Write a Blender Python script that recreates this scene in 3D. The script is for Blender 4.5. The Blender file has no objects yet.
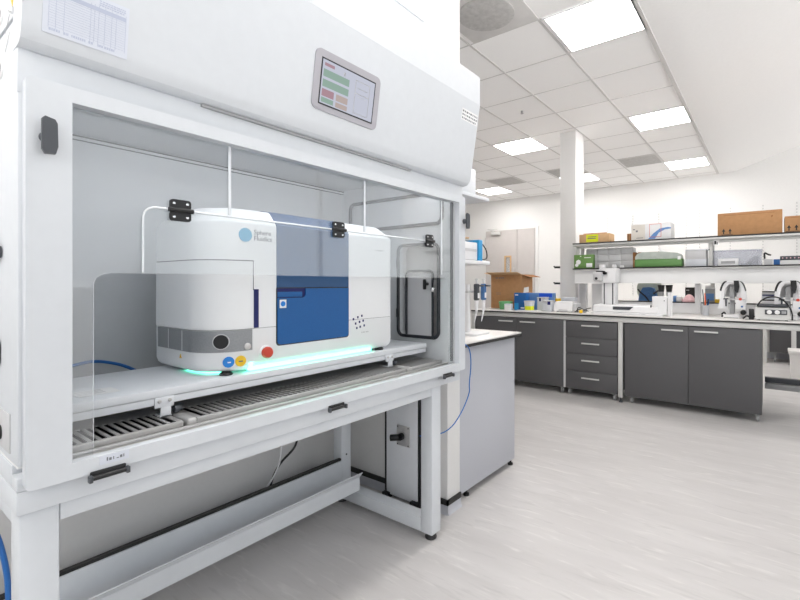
import bpy, bmesh, math, random
from mathutils import Vector, Matrix
random.seed(7)
sc = bpy.context.scene
COL = sc.collection
PI = math.pi

# ------------------------------------------------------------------ materials
def new_mat(name):
    m = bpy.data.materials.new(name); m.use_nodes = True
    nt = m.node_tree
    return m, nt, nt.nodes['Principled BSDF'], nt.nodes['Material Output']

def pm(name, col, rough=0.5, metal=0.0, var=0.03, scale=9.0, spec=0.5, bump=0.0, coat=0.0, stretch=None):
    """principled material with a faint procedural mottling"""
    m, nt, b, out = new_mat(name)
    tc = nt.nodes.new('ShaderNodeTexCoord')
    mp = nt.nodes.new('ShaderNodeMapping')
    if stretch: mp.inputs['Scale'].default_value = stretch
    nz = nt.nodes.new('ShaderNodeTexNoise'); nz.inputs['Scale'].default_value = scale; nz.inputs['Detail'].default_value = 3
    cr = nt.nodes.new('ShaderNodeValToRGB')
    lo = [max(0, c * (1 - var)) for c in col]; hi = [min(1, c * (1 + var)) for c in col]
    cr.color_ramp.elements[0].position = 0.3; cr.color_ramp.elements[1].position = 0.7
    cr.color_ramp.elements[0].color = (*lo, 1); cr.color_ramp.elements[1].color = (*hi, 1)
    L = nt.links.new
    L(tc.outputs['Object'], mp.inputs['Vector']); L(mp.outputs['Vector'], nz.inputs['Vector'])
    L(nz.outputs['Fac'], cr.inputs['Fac']); L(cr.outputs['Color'], b.inputs['Base Color'])
    b.inputs['Roughness'].default_value = rough; b.inputs['Metallic'].default_value = metal
    b.inputs['Specular IOR Level'].default_value = spec; b.inputs['Coat Weight'].default_value = coat
    if bump:
        bp = nt.nodes.new('ShaderNodeBump'); bp.inputs['Strength'].default_value = bump; bp.inputs['Distance'].default_value = 0.002
        L(nz.outputs['Fac'], bp.inputs['Height']); L(bp.outputs['Normal'], b.inputs['Normal'])
    return m

def srgb(r, g, b):
    f = lambda c: (c / 255 / 12.92) if c / 255 <= 0.04045 else ((c / 255 + 0.055) / 1.055) ** 2.4
    return (f(r), f(g), f(b))

def emit(name, col, strength):
    m, nt, b, out = new_mat(name)
    e = nt.nodes.new('ShaderNodeEmission'); e.inputs['Color'].default_value = (*col, 1); e.inputs['Strength'].default_value = strength
    nt.links.new(e.outputs['Emission'], out.inputs['Surface']); return m

def clear(name, tint=(1, 1, 1), haze=0.03, refl=1.0, hazecol=(0.9, 0.92, 0.95)):
    """thin clear sheet: transparent, fresnel reflection, some diffuse white mixed in"""
    m, nt, b, out = new_mat(name); L = nt.links.new
    t = nt.nodes.new('ShaderNodeBsdfTransparent'); t.inputs['Color'].default_value = (*tint, 1)
    g = nt.nodes.new('ShaderNodeBsdfGlossy'); g.inputs['Roughness'].default_value = 0.03
    d = nt.nodes.new('ShaderNodeBsdfDiffuse'); d.inputs['Color'].default_value = (*hazecol, 1)
    fr = nt.nodes.new('ShaderNodeFresnel'); ge = nt.nodes.new('ShaderNodeNewGeometry'); io = nt.nodes.new('ShaderNodeMapRange')
    io.inputs['To Min'].default_value = 1.49; io.inputs['To Max'].default_value = 1 / 1.49     # both faces of the sheet act as its outside
    L(ge.outputs['Backfacing'], io.inputs['Value']); L(io.outputs[0], fr.inputs['IOR'])
    mu = nt.nodes.new('ShaderNodeMath'); mu.operation = 'MULTIPLY'; mu.inputs[1].default_value = refl
    m1 = nt.nodes.new('ShaderNodeMixShader'); m1.inputs[0].default_value = haze
    m2 = nt.nodes.new('ShaderNodeMixShader')
    L(t.outputs[0], m1.inputs[1]); L(d.outputs[0], m1.inputs[2])
    L(fr.outputs[0], mu.inputs[0]); L(mu.outputs[0], m2.inputs[0])
    L(m1.outputs[0], m2.inputs[1]); L(g.outputs[0], m2.inputs[2]); L(m2.outputs[0], out.inputs['Surface'])
    return m

M = {}
M['wall'] = pm('wall_paint', (0.74, 0.735, 0.725), 0.75, var=0.01, scale=60, spec=0.2)
M['ceil'] = pm('ceiling_tile', (0.93, 0.925, 0.92), 0.9, var=0.02, scale=160, spec=0.1, bump=0.1)
M['plaster'] = pm('plasterboard_paint', (0.84, 0.835, 0.83), 0.8, var=0.01, scale=40, spec=0.1)
M['grid'] = pm('ceiling_grid', (0.62, 0.61, 0.6), 0.6, var=0.02)  # grid strips greyed to stand for the shadow lines between tiles
M['powder'] = pm('white_powder_coat', (0.635, 0.66, 0.69), 0.32, var=0.012, scale=30, spec=0.45)
M['powder2'] = pm('white_painted_steel', (0.78, 0.80, 0.83), 0.4, var=0.012, scale=30)
M['liner'] = pm('enclosure_liner', (0.60, 0.615, 0.63), 0.45, var=0.02, scale=14)
M['gasket'] = pm('dark_gasket', (0.018, 0.02, 0.026), 0.5)
M['black'] = pm('black_plastic', (0.006, 0.006, 0.007), 0.4)
M['charcoal'] = pm('charcoal_plastic', (0.06, 0.065, 0.075), 0.45)
M['steel'] = pm('brushed_steel', (0.60, 0.59, 0.58), 0.36, 0.7, var=0.05, scale=20, stretch=(1, 1, 14))
M['chrome'] = pm('chrome', (0.75, 0.75, 0.76), 0.15, 1.0)
M['grille'] = pm('grille_steel', (0.54, 0.53, 0.52), 0.42, 0.5, var=0.04)
M['pit'] = pm('plenum_dark', (0.02, 0.02, 0.022), 0.7)
M['iwhite'] = pm('instrument_white', (0.87, 0.875, 0.88), 0.38, var=0.008)
M['iwhite2'] = pm('instrument_base_white', (0.82, 0.83, 0.835), 0.42, var=0.008)
M['iblue'] = pm('instrument_blue', srgb(12, 88, 152), 0.42, var=0.06, scale=220)
M['iblue_veiled'] = pm('instrument_blue_veiled', srgb(40, 80, 124), 0.45, var=0.05, scale=220)  # the door's blue, greyed to imitate the veil reflected in the pane
M['inavy'] = pm('instrument_navy', srgb(12, 20, 92), 0.5)
M['igrey'] = pm('instrument_grey_metal', (0.30, 0.31, 0.32), 0.42, 0.35, var=0.06, scale=180)
M['seam'] = pm('shadow_seam', (0.05, 0.05, 0.055), 0.7)
M['logo'] = pm('logo_blue', srgb(90, 176, 216), 0.5)
M['ink'] = pm('ink_grey', (0.16, 0.17, 0.19), 0.6)
M['inkl'] = pm('ink_pale_blue', (0.46, 0.50, 0.62), 0.6)
M['red'] = pm('stop_red', srgb(206, 72, 52), 0.4)
M['yellow'] = pm('sticker_yellow', srgb(240, 196, 40), 0.45)
M['stkblue'] = pm('sticker_blue', srgb(28, 132, 220), 0.45)
M['paper'] = pm('paper_white', (0.64, 0.67, 0.74), 0.6, var=0.01)
M['paperb'] = pm('beige_label', (0.70, 0.66, 0.60), 0.6)
M['label'] = pm('label_white', (0.82, 0.82, 0.82), 0.55)
M['bezel'] = pm('display_bezel', (0.40, 0.39, 0.425), 0.45)
M['led'] = emit('green_led', (0.12, 1.0, 0.58), 5.0)
M['tube'] = emit('lamp_diffuser', (1.0, 0.965, 0.93), 17.0)
M['added_tube'] = emit('added_enclosure_lamp', (0.96, 0.98, 1.0), 10.5)
M['screen'] = emit('screen_glow', (0.60, 0.62, 0.72), 0.58)
M['sgreen'] = emit('screen_green', (0.36, 0.50, 0.43), 0.52)
M['sred'] = emit('screen_red', (0.50, 0.32, 0.37), 0.52)
M['sorange'] = emit('screen_orange', (0.55, 0.46, 0.43), 0.55)
M['cab'] = pm('dark_grey_laminate', (0.085, 0.084, 0.088), 0.55, var=0.12, scale=260)
M['cabedge'] = pm('cabinet_edge', (0.05, 0.05, 0.052), 0.6)
M['alu'] = pm('light_grey_frame', (0.60, 0.60, 0.585), 0.42, 0.1, var=0.01)
M['top'] = pm('white_laminate', (0.74, 0.72, 0.70), 0.35, var=0.01)
M['edge'] = pm('black_laminate_core', (0.02, 0.019, 0.018), 0.5)
M['endpanel'] = pm('grey_laminate_panel', (0.48, 0.49, 0.53), 0.5, var=0.03, scale=200)
M['door'] = pm('grey_door_laminate', (0.53, 0.50, 0.485), 0.5, var=0.02)
M['oak'] = pm('oak_bead', srgb(200, 164, 122), 0.5, var=0.1, scale=14, stretch=(6, 6, 1))
M['card'] = pm('cardboard', srgb(184, 140, 100), 0.8, var=0.06, scale=26, spec=0.15)
M['card2'] = pm('cardboard_dark', srgb(150, 106, 70), 0.85, var=0.06, scale=26, spec=0.15)
M['cardlt'] = pm('cardboard_pale', srgb(208, 172, 132), 0.8, var=0.05, scale=26, spec=0.15)
M['vent'] = pm('vent_grey', (0.62, 0.61, 0.60), 0.6, var=0.05)
M['vent2'] = pm('vent_disc_grey', (0.47, 0.465, 0.455), 0.6, var=0.12, scale=30)
M['green'] = pm('box_green', srgb(104, 142, 76), 0.55, var=0.05)
M['greenp'] = pm('tray_green', srgb(92, 136, 74), 0.4, var=0.04)
M['mint'] = pm('tub_green', srgb(106, 178, 120), 0.4)
M['bblue'] = pm('kit_blue', srgb(20, 92, 160), 0.5, var=0.04)
M['bblue2'] = pm('kit_blue_pale', srgb(98, 142, 198), 0.5, var=0.04)
M['bright'] = pm('lid_blue', srgb(20, 84, 214), 0.4)
M['cyan'] = pm('cyan_plastic', srgb(30, 148, 206), 0.4)
M['lime'] = pm('lime_liquid', srgb(226, 234, 40), 0.4)
M['frost'] = pm('frosted_plastic', (0.62, 0.64, 0.68), 0.35, var=0.05, scale=12)
M['frostg'] = pm('frosted_cover', (0.42, 0.46, 0.42), 0.3, var=0.1, scale=14)
M['whitep'] = pm('white_plastic', (0.79, 0.79, 0.80), 0.38, var=0.01)
M['panelw'] = pm('white_melamine', (0.86, 0.86, 0.86), 0.45, var=0.01)
M['greyp'] = pm('grey_plastic', (0.36, 0.365, 0.37), 0.45, var=0.03)
M['lgreyp'] = pm('light_grey_plastic', (0.56, 0.56, 0.57), 0.45, var=0.03)
M['bluecab'] = pm('blue_cable', srgb(34, 104, 178), 0.4)
M['denim'] = pm('blue_fabric', srgb(78, 116, 164), 0.9, var=0.12, scale=30)
M['sage'] = pm('sage_fabric', srgb(176, 182, 168), 0.9, var=0.04)
M['pink'] = pm('pink_film', srgb(236, 192, 196), 0.6, var=0.05)
M['orange'] = pm('pen_orange', srgb(224, 92, 32), 0.4)
M['clear'] = clear('clear_acrylic', (0.985, 0.99, 0.99), haze=0.07, refl=1.6)  # white haze imitates part of the room's reflection in the pane
M['clear2'] = clear('clear_flap_acrylic', (0.99, 0.995, 0.995), haze=0.012, refl=0.8)
M['tub'] = clear('clear_tub_plastic', (0.90, 0.91, 0.94), haze=0.26, refl=1.0, hazecol=(0.82, 0.82, 0.85))
M['glassp'] = clear('vision_glass', (0.9, 0.9, 0.9), haze=0.25, refl=1.0)
M['acedge'] = clear('acrylic_edge', (0.8, 0.85, 0.88), haze=0.72, refl=1.5, hazecol=(0.95, 0.97, 1.0))

def floor_material():
    m, nt, b, out = new_mat('marbled_vinyl'); L = nt.links.new
    tc = nt.nodes.new('ShaderNodeTexCoord')
    def layer(sx, sy, scale, detail, p0, p1):
        mp = nt.nodes.new('ShaderNodeMapping'); mp.inputs['Scale'].default_value = (sx, sy, 1)
        mp.inputs['Rotation'].default_value = (0, 0, 0.06)
        nz = nt.nodes.new('ShaderNodeTexNoise'); nz.inputs['Scale'].default_value = scale; nz.inputs['Detail'].default_value = detail
        nz.inputs['Distortion'].default_value = 0.4
        cr = nt.nodes.new('ShaderNodeValToRGB'); cr.color_ramp.elements[0].position = p0; cr.color_ramp.elements[1].position = p1
        L(tc.outputs['Object'], mp.inputs['Vector']); L(mp.outputs['Vector'], nz.inputs['Vector']); L(nz.outputs['Fac'], cr.inputs['Fac'])
        return cr
    a = layer(0.6, 3.6, 2.2, 7, 0.3, 0.7)
    s = layer(1.7, 11.0, 3.4, 8, 0.57, 0.72)
    d = layer(1.5, 11.0, 4.3, 8, 0.57, 0.74)
    base = nt.nodes.new('ShaderNodeMixRGB'); base.inputs[1].default_value = (0.475, 0.46, 0.455, 1); base.inputs[2].default_value = (0.54, 0.525, 0.52, 1)
    L(a.outputs['Color'], base.inputs[0])
    m1 = nt.nodes.new('ShaderNodeMixRGB'); m1.inputs[2].default_value = (0.64, 0.625, 0.61, 1)
    f1 = nt.nodes.new('ShaderNodeMath'); f1.operation = 'MULTIPLY'; f1.inputs[1].default_value = 0.62
    L(s.outputs['Color'], f1.inputs[0]); L(f1.outputs[0], m1.inputs[0]); L(base.outputs[0], m1.inputs[1])
    m2 = nt.nodes.new('ShaderNodeMixRGB'); m2.inputs[2].default_value = (0.40, 0.39, 0.385, 1)
    f2 = nt.nodes.new('ShaderNodeMath'); f2.operation = 'MULTIPLY'; f2.inputs[1].default_value = 0.55
    L(d.outputs['Color'], f2.inputs[0]); L(f2.outputs[0], m2.inputs[0]); L(m1.outputs[0], m2.inputs[1])
    L(m2.outputs[0], b.inputs['Base Color']); b.inputs['Roughness'].default_value = 0.42; b.inputs['Specular IOR Level'].default_value = 0.4
    return m
M['floor'] = floor_material()

# ------------------------------------------------------------------ geometry helpers
class G:
    """collects solids for ONE mesh object; coordinates are world coordinates"""
    def __init__(s): s.bm = bmesh.new()
    def box(s, x0, x1, y0, y1, z0, z1, bev=0.0, seg=2):
        x0, x1 = sorted((x0, x1)); y0, y1 = sorted((y0, y1)); z0, z1 = sorted((z0, z1))
        v = [s.bm.verts.new(p) for p in ((x0, y0, z0), (x1, y0, z0), (x1, y1, z0), (x0, y1, z0), (x0, y0, z1), (x1, y0, z1), (x1, y1, z1), (x0, y1, z1))]
        f = [s.bm.faces.new([v[i] for i in q]) for q in ((0, 3, 2, 1), (4, 5, 6, 7), (0, 1, 5, 4), (1, 2, 6, 5), (2, 3, 7, 6), (3, 0, 4, 7))]
        if bev > 0:
            es = list({e for q in f for e in q.edges})
            bmesh.ops.bevel(s.bm, geom=es, offset=min(bev, 0.45 * min(x1 - x0, y1 - y0, z1 - z0)), segments=seg, profile=0.5, affect='EDGES')
        return s
    def prism(s, poly, axis, a0, a1, holes=()):
        """extrude a 2-D outline; axis 'x': (y,z)  'y': (x,z)  'z': (x,y)"""
        def P(u, v, w): return {'x': (w, u, v), 'y': (u, w, v), 'z': (u, v, w)}[axis]
        if holes:
            es = []
            for lp in [poly] + list(holes):
                vs = [s.bm.verts.new(P(u, v, a0)) for u, v in lp]
                es += [s.bm.edges.new((vs[i], vs[(i + 1) % len(vs)])) for i in range(len(vs))]
            fs = [g for g in bmesh.ops.triangle_fill(s.bm, use_beauty=True, use_dissolve=False, edges=es)['geom'] if isinstance(g, bmesh.types.BMFace)]
        else:
            fs = [s.bm.faces.new([s.bm.verts.new(P(u, v, a0)) for u, v in poly])]
        r = bmesh.ops.extrude_face_region(s.bm, geom=fs)
        d = Vector(P(0, 0, a1)) - Vector(P(0, 0, a0))
        bmesh.ops.translate(s.bm, verts=[g for g in r['geom'] if isinstance(g, bmesh.types.BMVert)], vec=d)
        return s
    def cyl(s, p0, p1, r0, r1=None, n=20):
        r1 = r0 if r1 is None else r1
        p0, p1 = Vector(p0), Vector(p1); d = (p1 - p0).normalized()
        a = d.orthogonal().normalized(); b = d.cross(a)
        R = []
        for p, r in ((p0, r0), (p1, r1)):
            R.append([s.bm.verts.new(p + r * (math.cos(2 * PI * i / n) * a + math.sin(2 * PI * i / n) * b)) for i in range(n)])
        for i in range(n): s.bm.faces.new((R[0][i], R[0][(i + 1) % n], R[1][(i + 1) % n], R[1][i]))
        s.bm.faces.new(R[0][::-1]); s.bm.faces.new(R[1]); return s
    def lathe(s, c, prof, n=24, axis='z'):
        c = Vector(c)
        ax = {'x': (Vector((1, 0, 0)), Vector((0, 1, 0)), Vector((0, 0, 1))), 'y': (Vector((0, 1, 0)), Vector((0, 0, 1)), Vector((1, 0, 0))), 'z': (Vector((0, 0, 1)), Vector((1, 0, 0)), Vector((0, 1, 0)))}[axis]
        R = []
        for r, h in prof:
            r = max(r, 1e-4)
            R.append([s.bm.verts.new(c + ax[0] * h + r * (math.cos(2 * PI * i / n) * ax[1] + math.sin(2 * PI * i / n) * ax[2])) for i in range(n)])
        for k in range(len(R) - 1):
            for i in range(n): s.bm.faces.new((R[k][i], R[k][(i + 1) % n], R[k + 1][(i + 1) % n], R[k + 1][i]))
        s.bm.faces.new(R[0][::-1]); s.bm.faces.new(R[-1]); return s
    def tube(s, pts, r, n=8, closed=False, smooth=0):
        P = [Vector(p) for p in pts]
        for _ in range(smooth):
            Q = []
            m = len(P)
            if not closed: Q.append(P[0])
            for i in range(m if closed else m - 1):
                a, b = P[i], P[(i + 1) % m]
                Q += [a * .75 + b * .25, a * .25 + b * .75]
            if not closed: Q.append(P[-1])
            P = Q
        m = len(P); R = []; ref = None
        for i in range(m):
            t = (P[(i + 1) % m] - P[i - 1]) if closed else (P[min(i + 1, m - 1)] - P[max(i - 1, 0)])
            t.normalize()
            if ref is None: ref = t.orthogonal().normalized()
            ref = (ref - t * ref.dot(t)); ref.normalize(); b = t.cross(ref)
            R.append([s.bm.verts.new(P[i] + r * (math.cos(2 * PI * k / n) * ref + math.sin(2 * PI * k / n) * b)) for k in range(n)])
        for i in range(m if closed else m - 1):
            A, B = R[i], R[(i + 1) % m]
            for k in range(n): s.bm.faces.new((A[k], A[(k + 1) % n], B[(k + 1) % n], B[k]))
        if not closed: s.bm.faces.new(R[0][::-1]); s.bm.faces.new(R[-1])
        return s
    def loft(s, rings):
        """rings: list of equal-length closed rings of 3-D points"""
        R = [[s.bm.verts.new(p) for p in q] for q in rings]; n = len(R[0])
        for a, b in zip(R, R[1:]):
            for i in range(n): s.bm.faces.new((a[i], a[(i + 1) % n], b[(i + 1) % n], b[i]))
        s.bm.faces.new(R[0][::-1]); s.bm.faces.new(R[-1]); return s
    def wrap(s, path, off0, off1, z0, z1):
        """a curved panel standing on a plan path (list of (x,y)), between two offsets outward (to the right of travel reversed)"""
        N = []
        for i in range(len(path)):
            a = Vector(path[max(i - 1, 0)]); b = Vector(path[min(i + 1, len(path) - 1)]); d = (b - a).normalized()
            N.append(Vector((d.y, -d.x)))
        rings = []
        for (x, y), n in zip(path, N):
            i0 = Vector((x, y)) + n * off0; i1 = Vector((x, y)) + n * off1
            rings.append([(i0.x, i0.y, z0), (i1.x, i1.y, z0), (i1.x, i1.y, z1), (i0.x, i0.y, z1)])
        return s.loft(rings)

def rrect(a0, a1, b0, b1, r, n=6):
    pts = []
    for cx, cy, t in ((a1 - r, b1 - r, 0), (a0 + r, b1 - r, 90), (a0 + r, b0 + r, 180), (a1 - r, b0 + r, 270)):
        for i in range(n + 1):
            q = math.radians(t + 90 * i / n); pts.append((cx + r * math.cos(q), cy + r * math.sin(q)))
    return pts
def rect(a0, a1, b0, b1): return [(a0, b0), (a1, b0), (a1, b1), (a0, b1)]

def worldloc(o):
    v = Vector((0, 0, 0))
    while o is not None: v += Vector(o.location); o = o.parent
    return v

def obj(name, g, mat, parent=None, sharp=38, label=None):
    bm = g.bm
    bmesh.ops.recalc_face_normals(bm, faces=bm.faces)
    org = worldloc(parent) if parent is not None else None
    if org is None:      # a thing that is one mesh: origin at the middle of its base
        xs = [v.co.x for v in bm.verts]; ys = [v.co.y for v in bm.verts]; zs = [v.co.z for v in bm.verts]
        org = Vector(((min(xs) + max(xs)) / 2, (min(ys) + max(ys)) / 2, min(zs)))
    bmesh.ops.translate(bm, verts=bm.verts, vec=-org)
    me = bpy.data.meshes.new(name); bm.to_mesh(me); bm.free()
    me.materials.append(M[mat] if isinstance(mat, str) else mat)
    for p in me.polygons: p.use_smooth = True
    me.set_sharp_from_angle(angle=math.radians(sharp))
    o = bpy.data.objects.new(name, me); COL.objects.link(o)
    if parent is not None: o.parent = parent
    else: o.location = org
    if label: o['label'] = label
    return o
def thing(name, label, cat, loc, group=None):
    o = bpy.data.objects.new(name, None); COL.objects.link(o); o.location = loc; o.empty_display_size = 0.05
    o['label'] = label; o['category'] = cat
    if group: o['group'] = group
    return o
def tag(o, label, cat, group=None):
    o['label'] = label; o['category'] = cat
    if group: o['group'] = group
    return o
def struct(name, g, mat, parent=None):
    o = obj(name, g, mat, parent)
    if parent is None: o['kind'] = 'structure'
    return o
def structure_root(name, loc):
    o = bpy.data.objects.new(name, None); COL.objects.link(o); o.location = loc; o['kind'] = 'structure'; return o
def copy_tree(o, parent=None):
    c = o.copy(); COL.objects.link(c); c.parent = parent
    for ch in [k for k in bpy.data.objects if k.parent == o]: copy_tree(ch, c)
    return c
def text_mesh(name, body, size, mat, parent, mw, extr=0.0006):
    """lettering as a mesh; mw maps text x,y,z axes into the world"""
    cu = bpy.data.curves.new(name, 'FONT'); cu.body = body; cu.size = size; cu.extrude = extr; cu.resolution_u = 3
    tmp = bpy.data.objects.new('tmp', cu); COL.objects.link(tmp)
    dg = bpy.context.evaluated_depsgraph_get(); dg.update()
    me = bpy.data.meshes.new_from_object(tmp.evaluated_get(dg))
    bpy.data.objects.remove(tmp); bpy.data.curves.remove(cu)
    me.transform(Matrix.Translation(-worldloc(parent)) @ mw)
    me.name = name; me.materials.clear(); me.materials.append(M[mat])
    o = bpy.data.objects.new(name, me); COL.objects.link(o); o.parent = parent
    return o
def face_px(x, y, z):   # lettering read from +X, running along +Y, upright
    return Matrix(((0, 0, 1, x), (1, 0, 0, y), (0, 1, 0, z), (0, 0, 0, 1)))
def face_my(x, y, z):   # lettering read from -Y, running along +X, upright
    return Matrix(((1, 0, 0, x), (0, 0, -1, y), (0, 1, 0, z), (0, 0, 0, 1)))

# ------------------------------------------------------------------ room
ZC = 3.18; YB = 9.24; XE = -0.77
struct('floor', G().box(-6.7, 5.5, -2.5, YB + 0.1, -0.1, 0), 'floor')
struct('ceiling', G().box(-6.7, XE, -2.5, YB + 0.1, ZC, ZC + 0.1), 'ceil')
g = G()
for k in range(-9, 1):
    x = XE - 0.01 + 0.595 * k
    if k == 0: continue
    g.box(x - 0.009, x + 0.009, -2.5, YB, ZC - 0.004, ZC)
for k in range(-9, 11):
    y = 3.07 + 0.6 * k
    g.box(-6.6, XE, y - 0.0045, y + 0.0045, ZC - 0.003, ZC)
struct('ceiling_grid', g, 'grid')
struct('trim_1', G().box(XE, XE + 0.035, -2.5, YB, ZC - 0.012, ZC + 0.1), 'grid')
struct('ceiling_slope', G().prism([(XE + 0.035, ZC), (-0.485, ZC), (4.0, ZC + 4.485 * 0.338), (4.0, ZC + 0.1 + 4.485 * 0.338), (-0.5, ZC + 0.1), (XE + 0.035, ZC + 0.1)], 'y', -2.5, YB + 0.1), 'plaster')
struct('wall_back', G().box(-6.7, 5.5, YB, YB + 0.12, 0, 5.2), 'wall')
struct('wall_left', G().box(-6.7, -6.58, 2.1, YB, 0, ZC), 'wall')
struct('wall_hoodside', G().box(-2.34, -2.24, -2.5, 1.975, 0, ZC), 'wall')
struct('wall_return', G().box(-6.7, -1.41, 1.975, 2.096, 0, ZC, 0.004), 'wall')
struct('trim_4', G().box(-1.45, -1.411, 1.932, 1.9745, 0.86, 1.7535), 'wall')  # infill strip added to cover the dark gap beside the enclosure
struct('column', G().box(-2.19, -1.985, 5.56, 5.86, 0, ZC, 0.004), 'wall')
# coved skirting with a black capping strip
g = G(); g.box(-2.24, -2.225, -2.5, 1.96, 0, 0.10); struct('baseboard_hoodside', g, 'endpanel')
struct('trim_2', G().box(-2.24, -2.215, -2.5, 1.96, 0.10, 0.128), 'edge')
g = G(); g.prism([(1.975, 0), (1.959, 0), (1.965, 0.008), (1.968, 0.02), (1.968, 0.05), (1.975, 0.05)], 'x', -2.24, -1.402)
g.prism([(-1.41, 0), (-1.394, 0), (-1.40, 0.008), (-1.403, 0.02), (-1.403, 0.05), (-1.41, 0.05)], 'y', 1.967, 2.096)
struct('baseboard_return', g, 'endpanel')
g = G(); g.box(-2.24, -1.40, 1.964, 1.975, 0.05, 0.078); g.box(-1.41, -1.40, 1.964, 2.096, 0.05, 0.078)
struct('trim_3', g, 'edge')
struct('baseboard_back', G().box(-6.58, 5.5, YB - 0.012, YB, 0, 0.1), 'endpanel')

# unseen walls right of and behind the camera; windows added to let light in
struct('wall_right', G().box(4.0, 4.12, -2.62, YB + 0.1, 0, 1.15).box(4.0, 4.12, -2.62, YB + 0.1, 4.05, 5.0), 'wall')
ys = [-2.5, 1.4, 5.3, 9.24]
for i in range(3):
    g = G(); g.prism(rect(ys[i], ys[i + 1], 1.15, 4.05), 'x', 4.02, 4.10, holes=[rect(ys[i] + 0.04, ys[i + 1] - 0.04, 1.2, 4.0)])
    struct('added_window_%d' % (i + 1), g, 'wall')
struct('wall_front', G().box(-2.34, 4.12, -2.62, -2.5, 0, 0.95).box(-2.34, 4.12, -2.62, -2.5, 2.85, 4.9), 'wall')
xs = [-2.34, 0.8, 4.0]
for i in range(2):
    g = G(); g.prism(rect(xs[i], xs[i + 1], 0.95, 2.85), 'y', -2.60, -2.52, holes=[rect(xs[i] + 0.04, xs[i + 1] - 0.04, 1.0, 2.8)])
    struct('added_window_%d' % (i + 4), g, 'wall')
# door in the far wall
dr = structure_root('door_1', (-4.8, YB, 0))
g = G(); g.prism([(-5.50, 0), (-5.455, 0), (-5.455, 2.47), (-4.20, 2.47), (-4.20, 0), (-4.13, 0), (-4.13, 2.50), (-5.50, 2.50)], 'y', YB - 0.03, YB)
obj('door_frame', g, 'wall', dr)
g = G(); g.prism(rect(-5.45, -4.64, 0.01, 2.465), 'y', YB - 0.045, YB - 0.005, holes=[rect(-4.945, -4.785, 1.12, 1.85)])
leaf = obj('door_leaf', g, 'door', dr)
g = G(); g.prism(rect(-4.955, -4.775, 1.11, 1.875), 'y', YB - 0.055, YB - 0.035, holes=[rect(-4.92, -4.81, 1.145, 1.84)])
obj('vision_frame', g, 'oak', leaf)
obj('vision_glass', G().box(-4.93, -4.80, YB - 0.03, YB - 0.022, 1.13, 1.85), 'glassp', leaf)
g = G(); g.box(-4.735, -4.705, YB - 0.06, YB - 0.045, 1.40, 1.60, 0.004); g.cyl((-4.72, YB - 0.09, 1.42), (-4.72, YB - 0.09, 1.58), 0.01); g.cyl((-4.72, YB - 0.05, 1.43), (-4.72, YB - 0.09, 1.43), 0.008); g.cyl((-4.72, YB - 0.05, 1.57), (-4.72, YB - 0.09, 1.57), 0.008)
obj('handle', g, 'steel', leaf)
obj('door_leaf', G().box(-4.63, -4.205, YB - 0.045, YB - 0.005, 0.01, 2.465), 'door', dr)
g = G(); g.box(-5.27, -5.05, YB - 0.11, YB - 0.045, 2.37, 2.44, 0.008); g.tube([(-5.22, YB - 0.08, 2.45), (-5.30, YB - 0.22, 2.49), (-5.14, YB - 0.05, 2.505)], 0.01)
obj('door_closer', g, 'alu', dr)
for z in (0.25, 1.05, 2.22):
    obj('hinge', G().box(-5.478, -5.448, YB - 0.05, YB - 0.03, z - 0.09, z + 0.09, 0.003), 'steel', dr)

# slotted wall tracks
TRACKS = [(-2.647, 'above the box with the yellow label'), (-2.165, 'just left of the white kit box'), (-1.703, 'rising behind the white kit box'), (-1.246, 'left one of the close pair on the back wall'),
          (-1.032, 'right one of the close pair on the back wall'), (-0.571, 'behind the left part of the long cardboard box'), (-0.108, 'behind the right part of the long cardboard box'), (0.337, 'behind the small cardboard box at the right picture edge')]
for x, where in TRACKS:
    t = thing('wall_track', 'white slotted wall track ' + where, 'shelf track', (x, YB, 1.0), 'slotted shelf tracks on the back wall')
    obj('track_strip', G().box(x - 0.013, x + 0.013, YB - 0.014, YB, 1.0, 2.57, 0.002), 'wall', t)
    g = G()
    for k in range(31): g.box(x - 0.005, x + 0.005, YB - 0.0155, YB - 0.013, 1.03 + 0.05 * k, 1.055 + 0.05 * k)
    o = obj('slot', g, 'greyp', t); o['kind'] = 'stuff'

# ceiling lamps; the last two are out of view, added for their light
LAMPS = [(-1.05, 3.36, 'large lit square ceiling panel nearest the camera, cut by the top edge'), (-1.05, 5.77, 'lit square ceiling panel second along the sloped ceiling edge'),
         (-1.09, 8.17, 'lit square ceiling panel by the far wall next to the sloped ceiling'), (-2.85, 5.77, 'lit square ceiling panel left of the column, beyond the white enclosure corner'),
         (-4.68, 8.22, 'small lit ceiling panel far away above the grey door'), (-2.85, 8.17, 'lit ceiling panel half hidden behind the square column'),
         (-1.05, 0.96, 'unseen ceiling panel overhead, added to light the enclosure'), (-1.05, -1.43, 'unseen ceiling panel behind the camera, added to light the enclosure end')]
lx, ly, ll = LAMPS[0]
lamp = thing('ceiling_light', ll, 'ceiling light', (lx, ly, ZC), 'lit square panels in the tiled ceiling')
obj('light_frame', G().prism(rect(lx - 0.295, lx + 0.295, ly - 0.295, ly + 0.295), 'z', ZC - 0.012, ZC, holes=[rect(lx - 0.278, lx + 0.278, ly - 0.278, ly + 0.278)]), 'whitep', lamp)
obj('diffuser', G().box(lx - 0.278, lx + 0.278, ly - 0.278, ly + 0.278, ZC - 0.008, ZC), 'tube', lamp)
for x, y, l in LAMPS[1:]:
    c = copy_tree(lamp); c.location = (x, y, ZC); c['label'] = l
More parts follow.
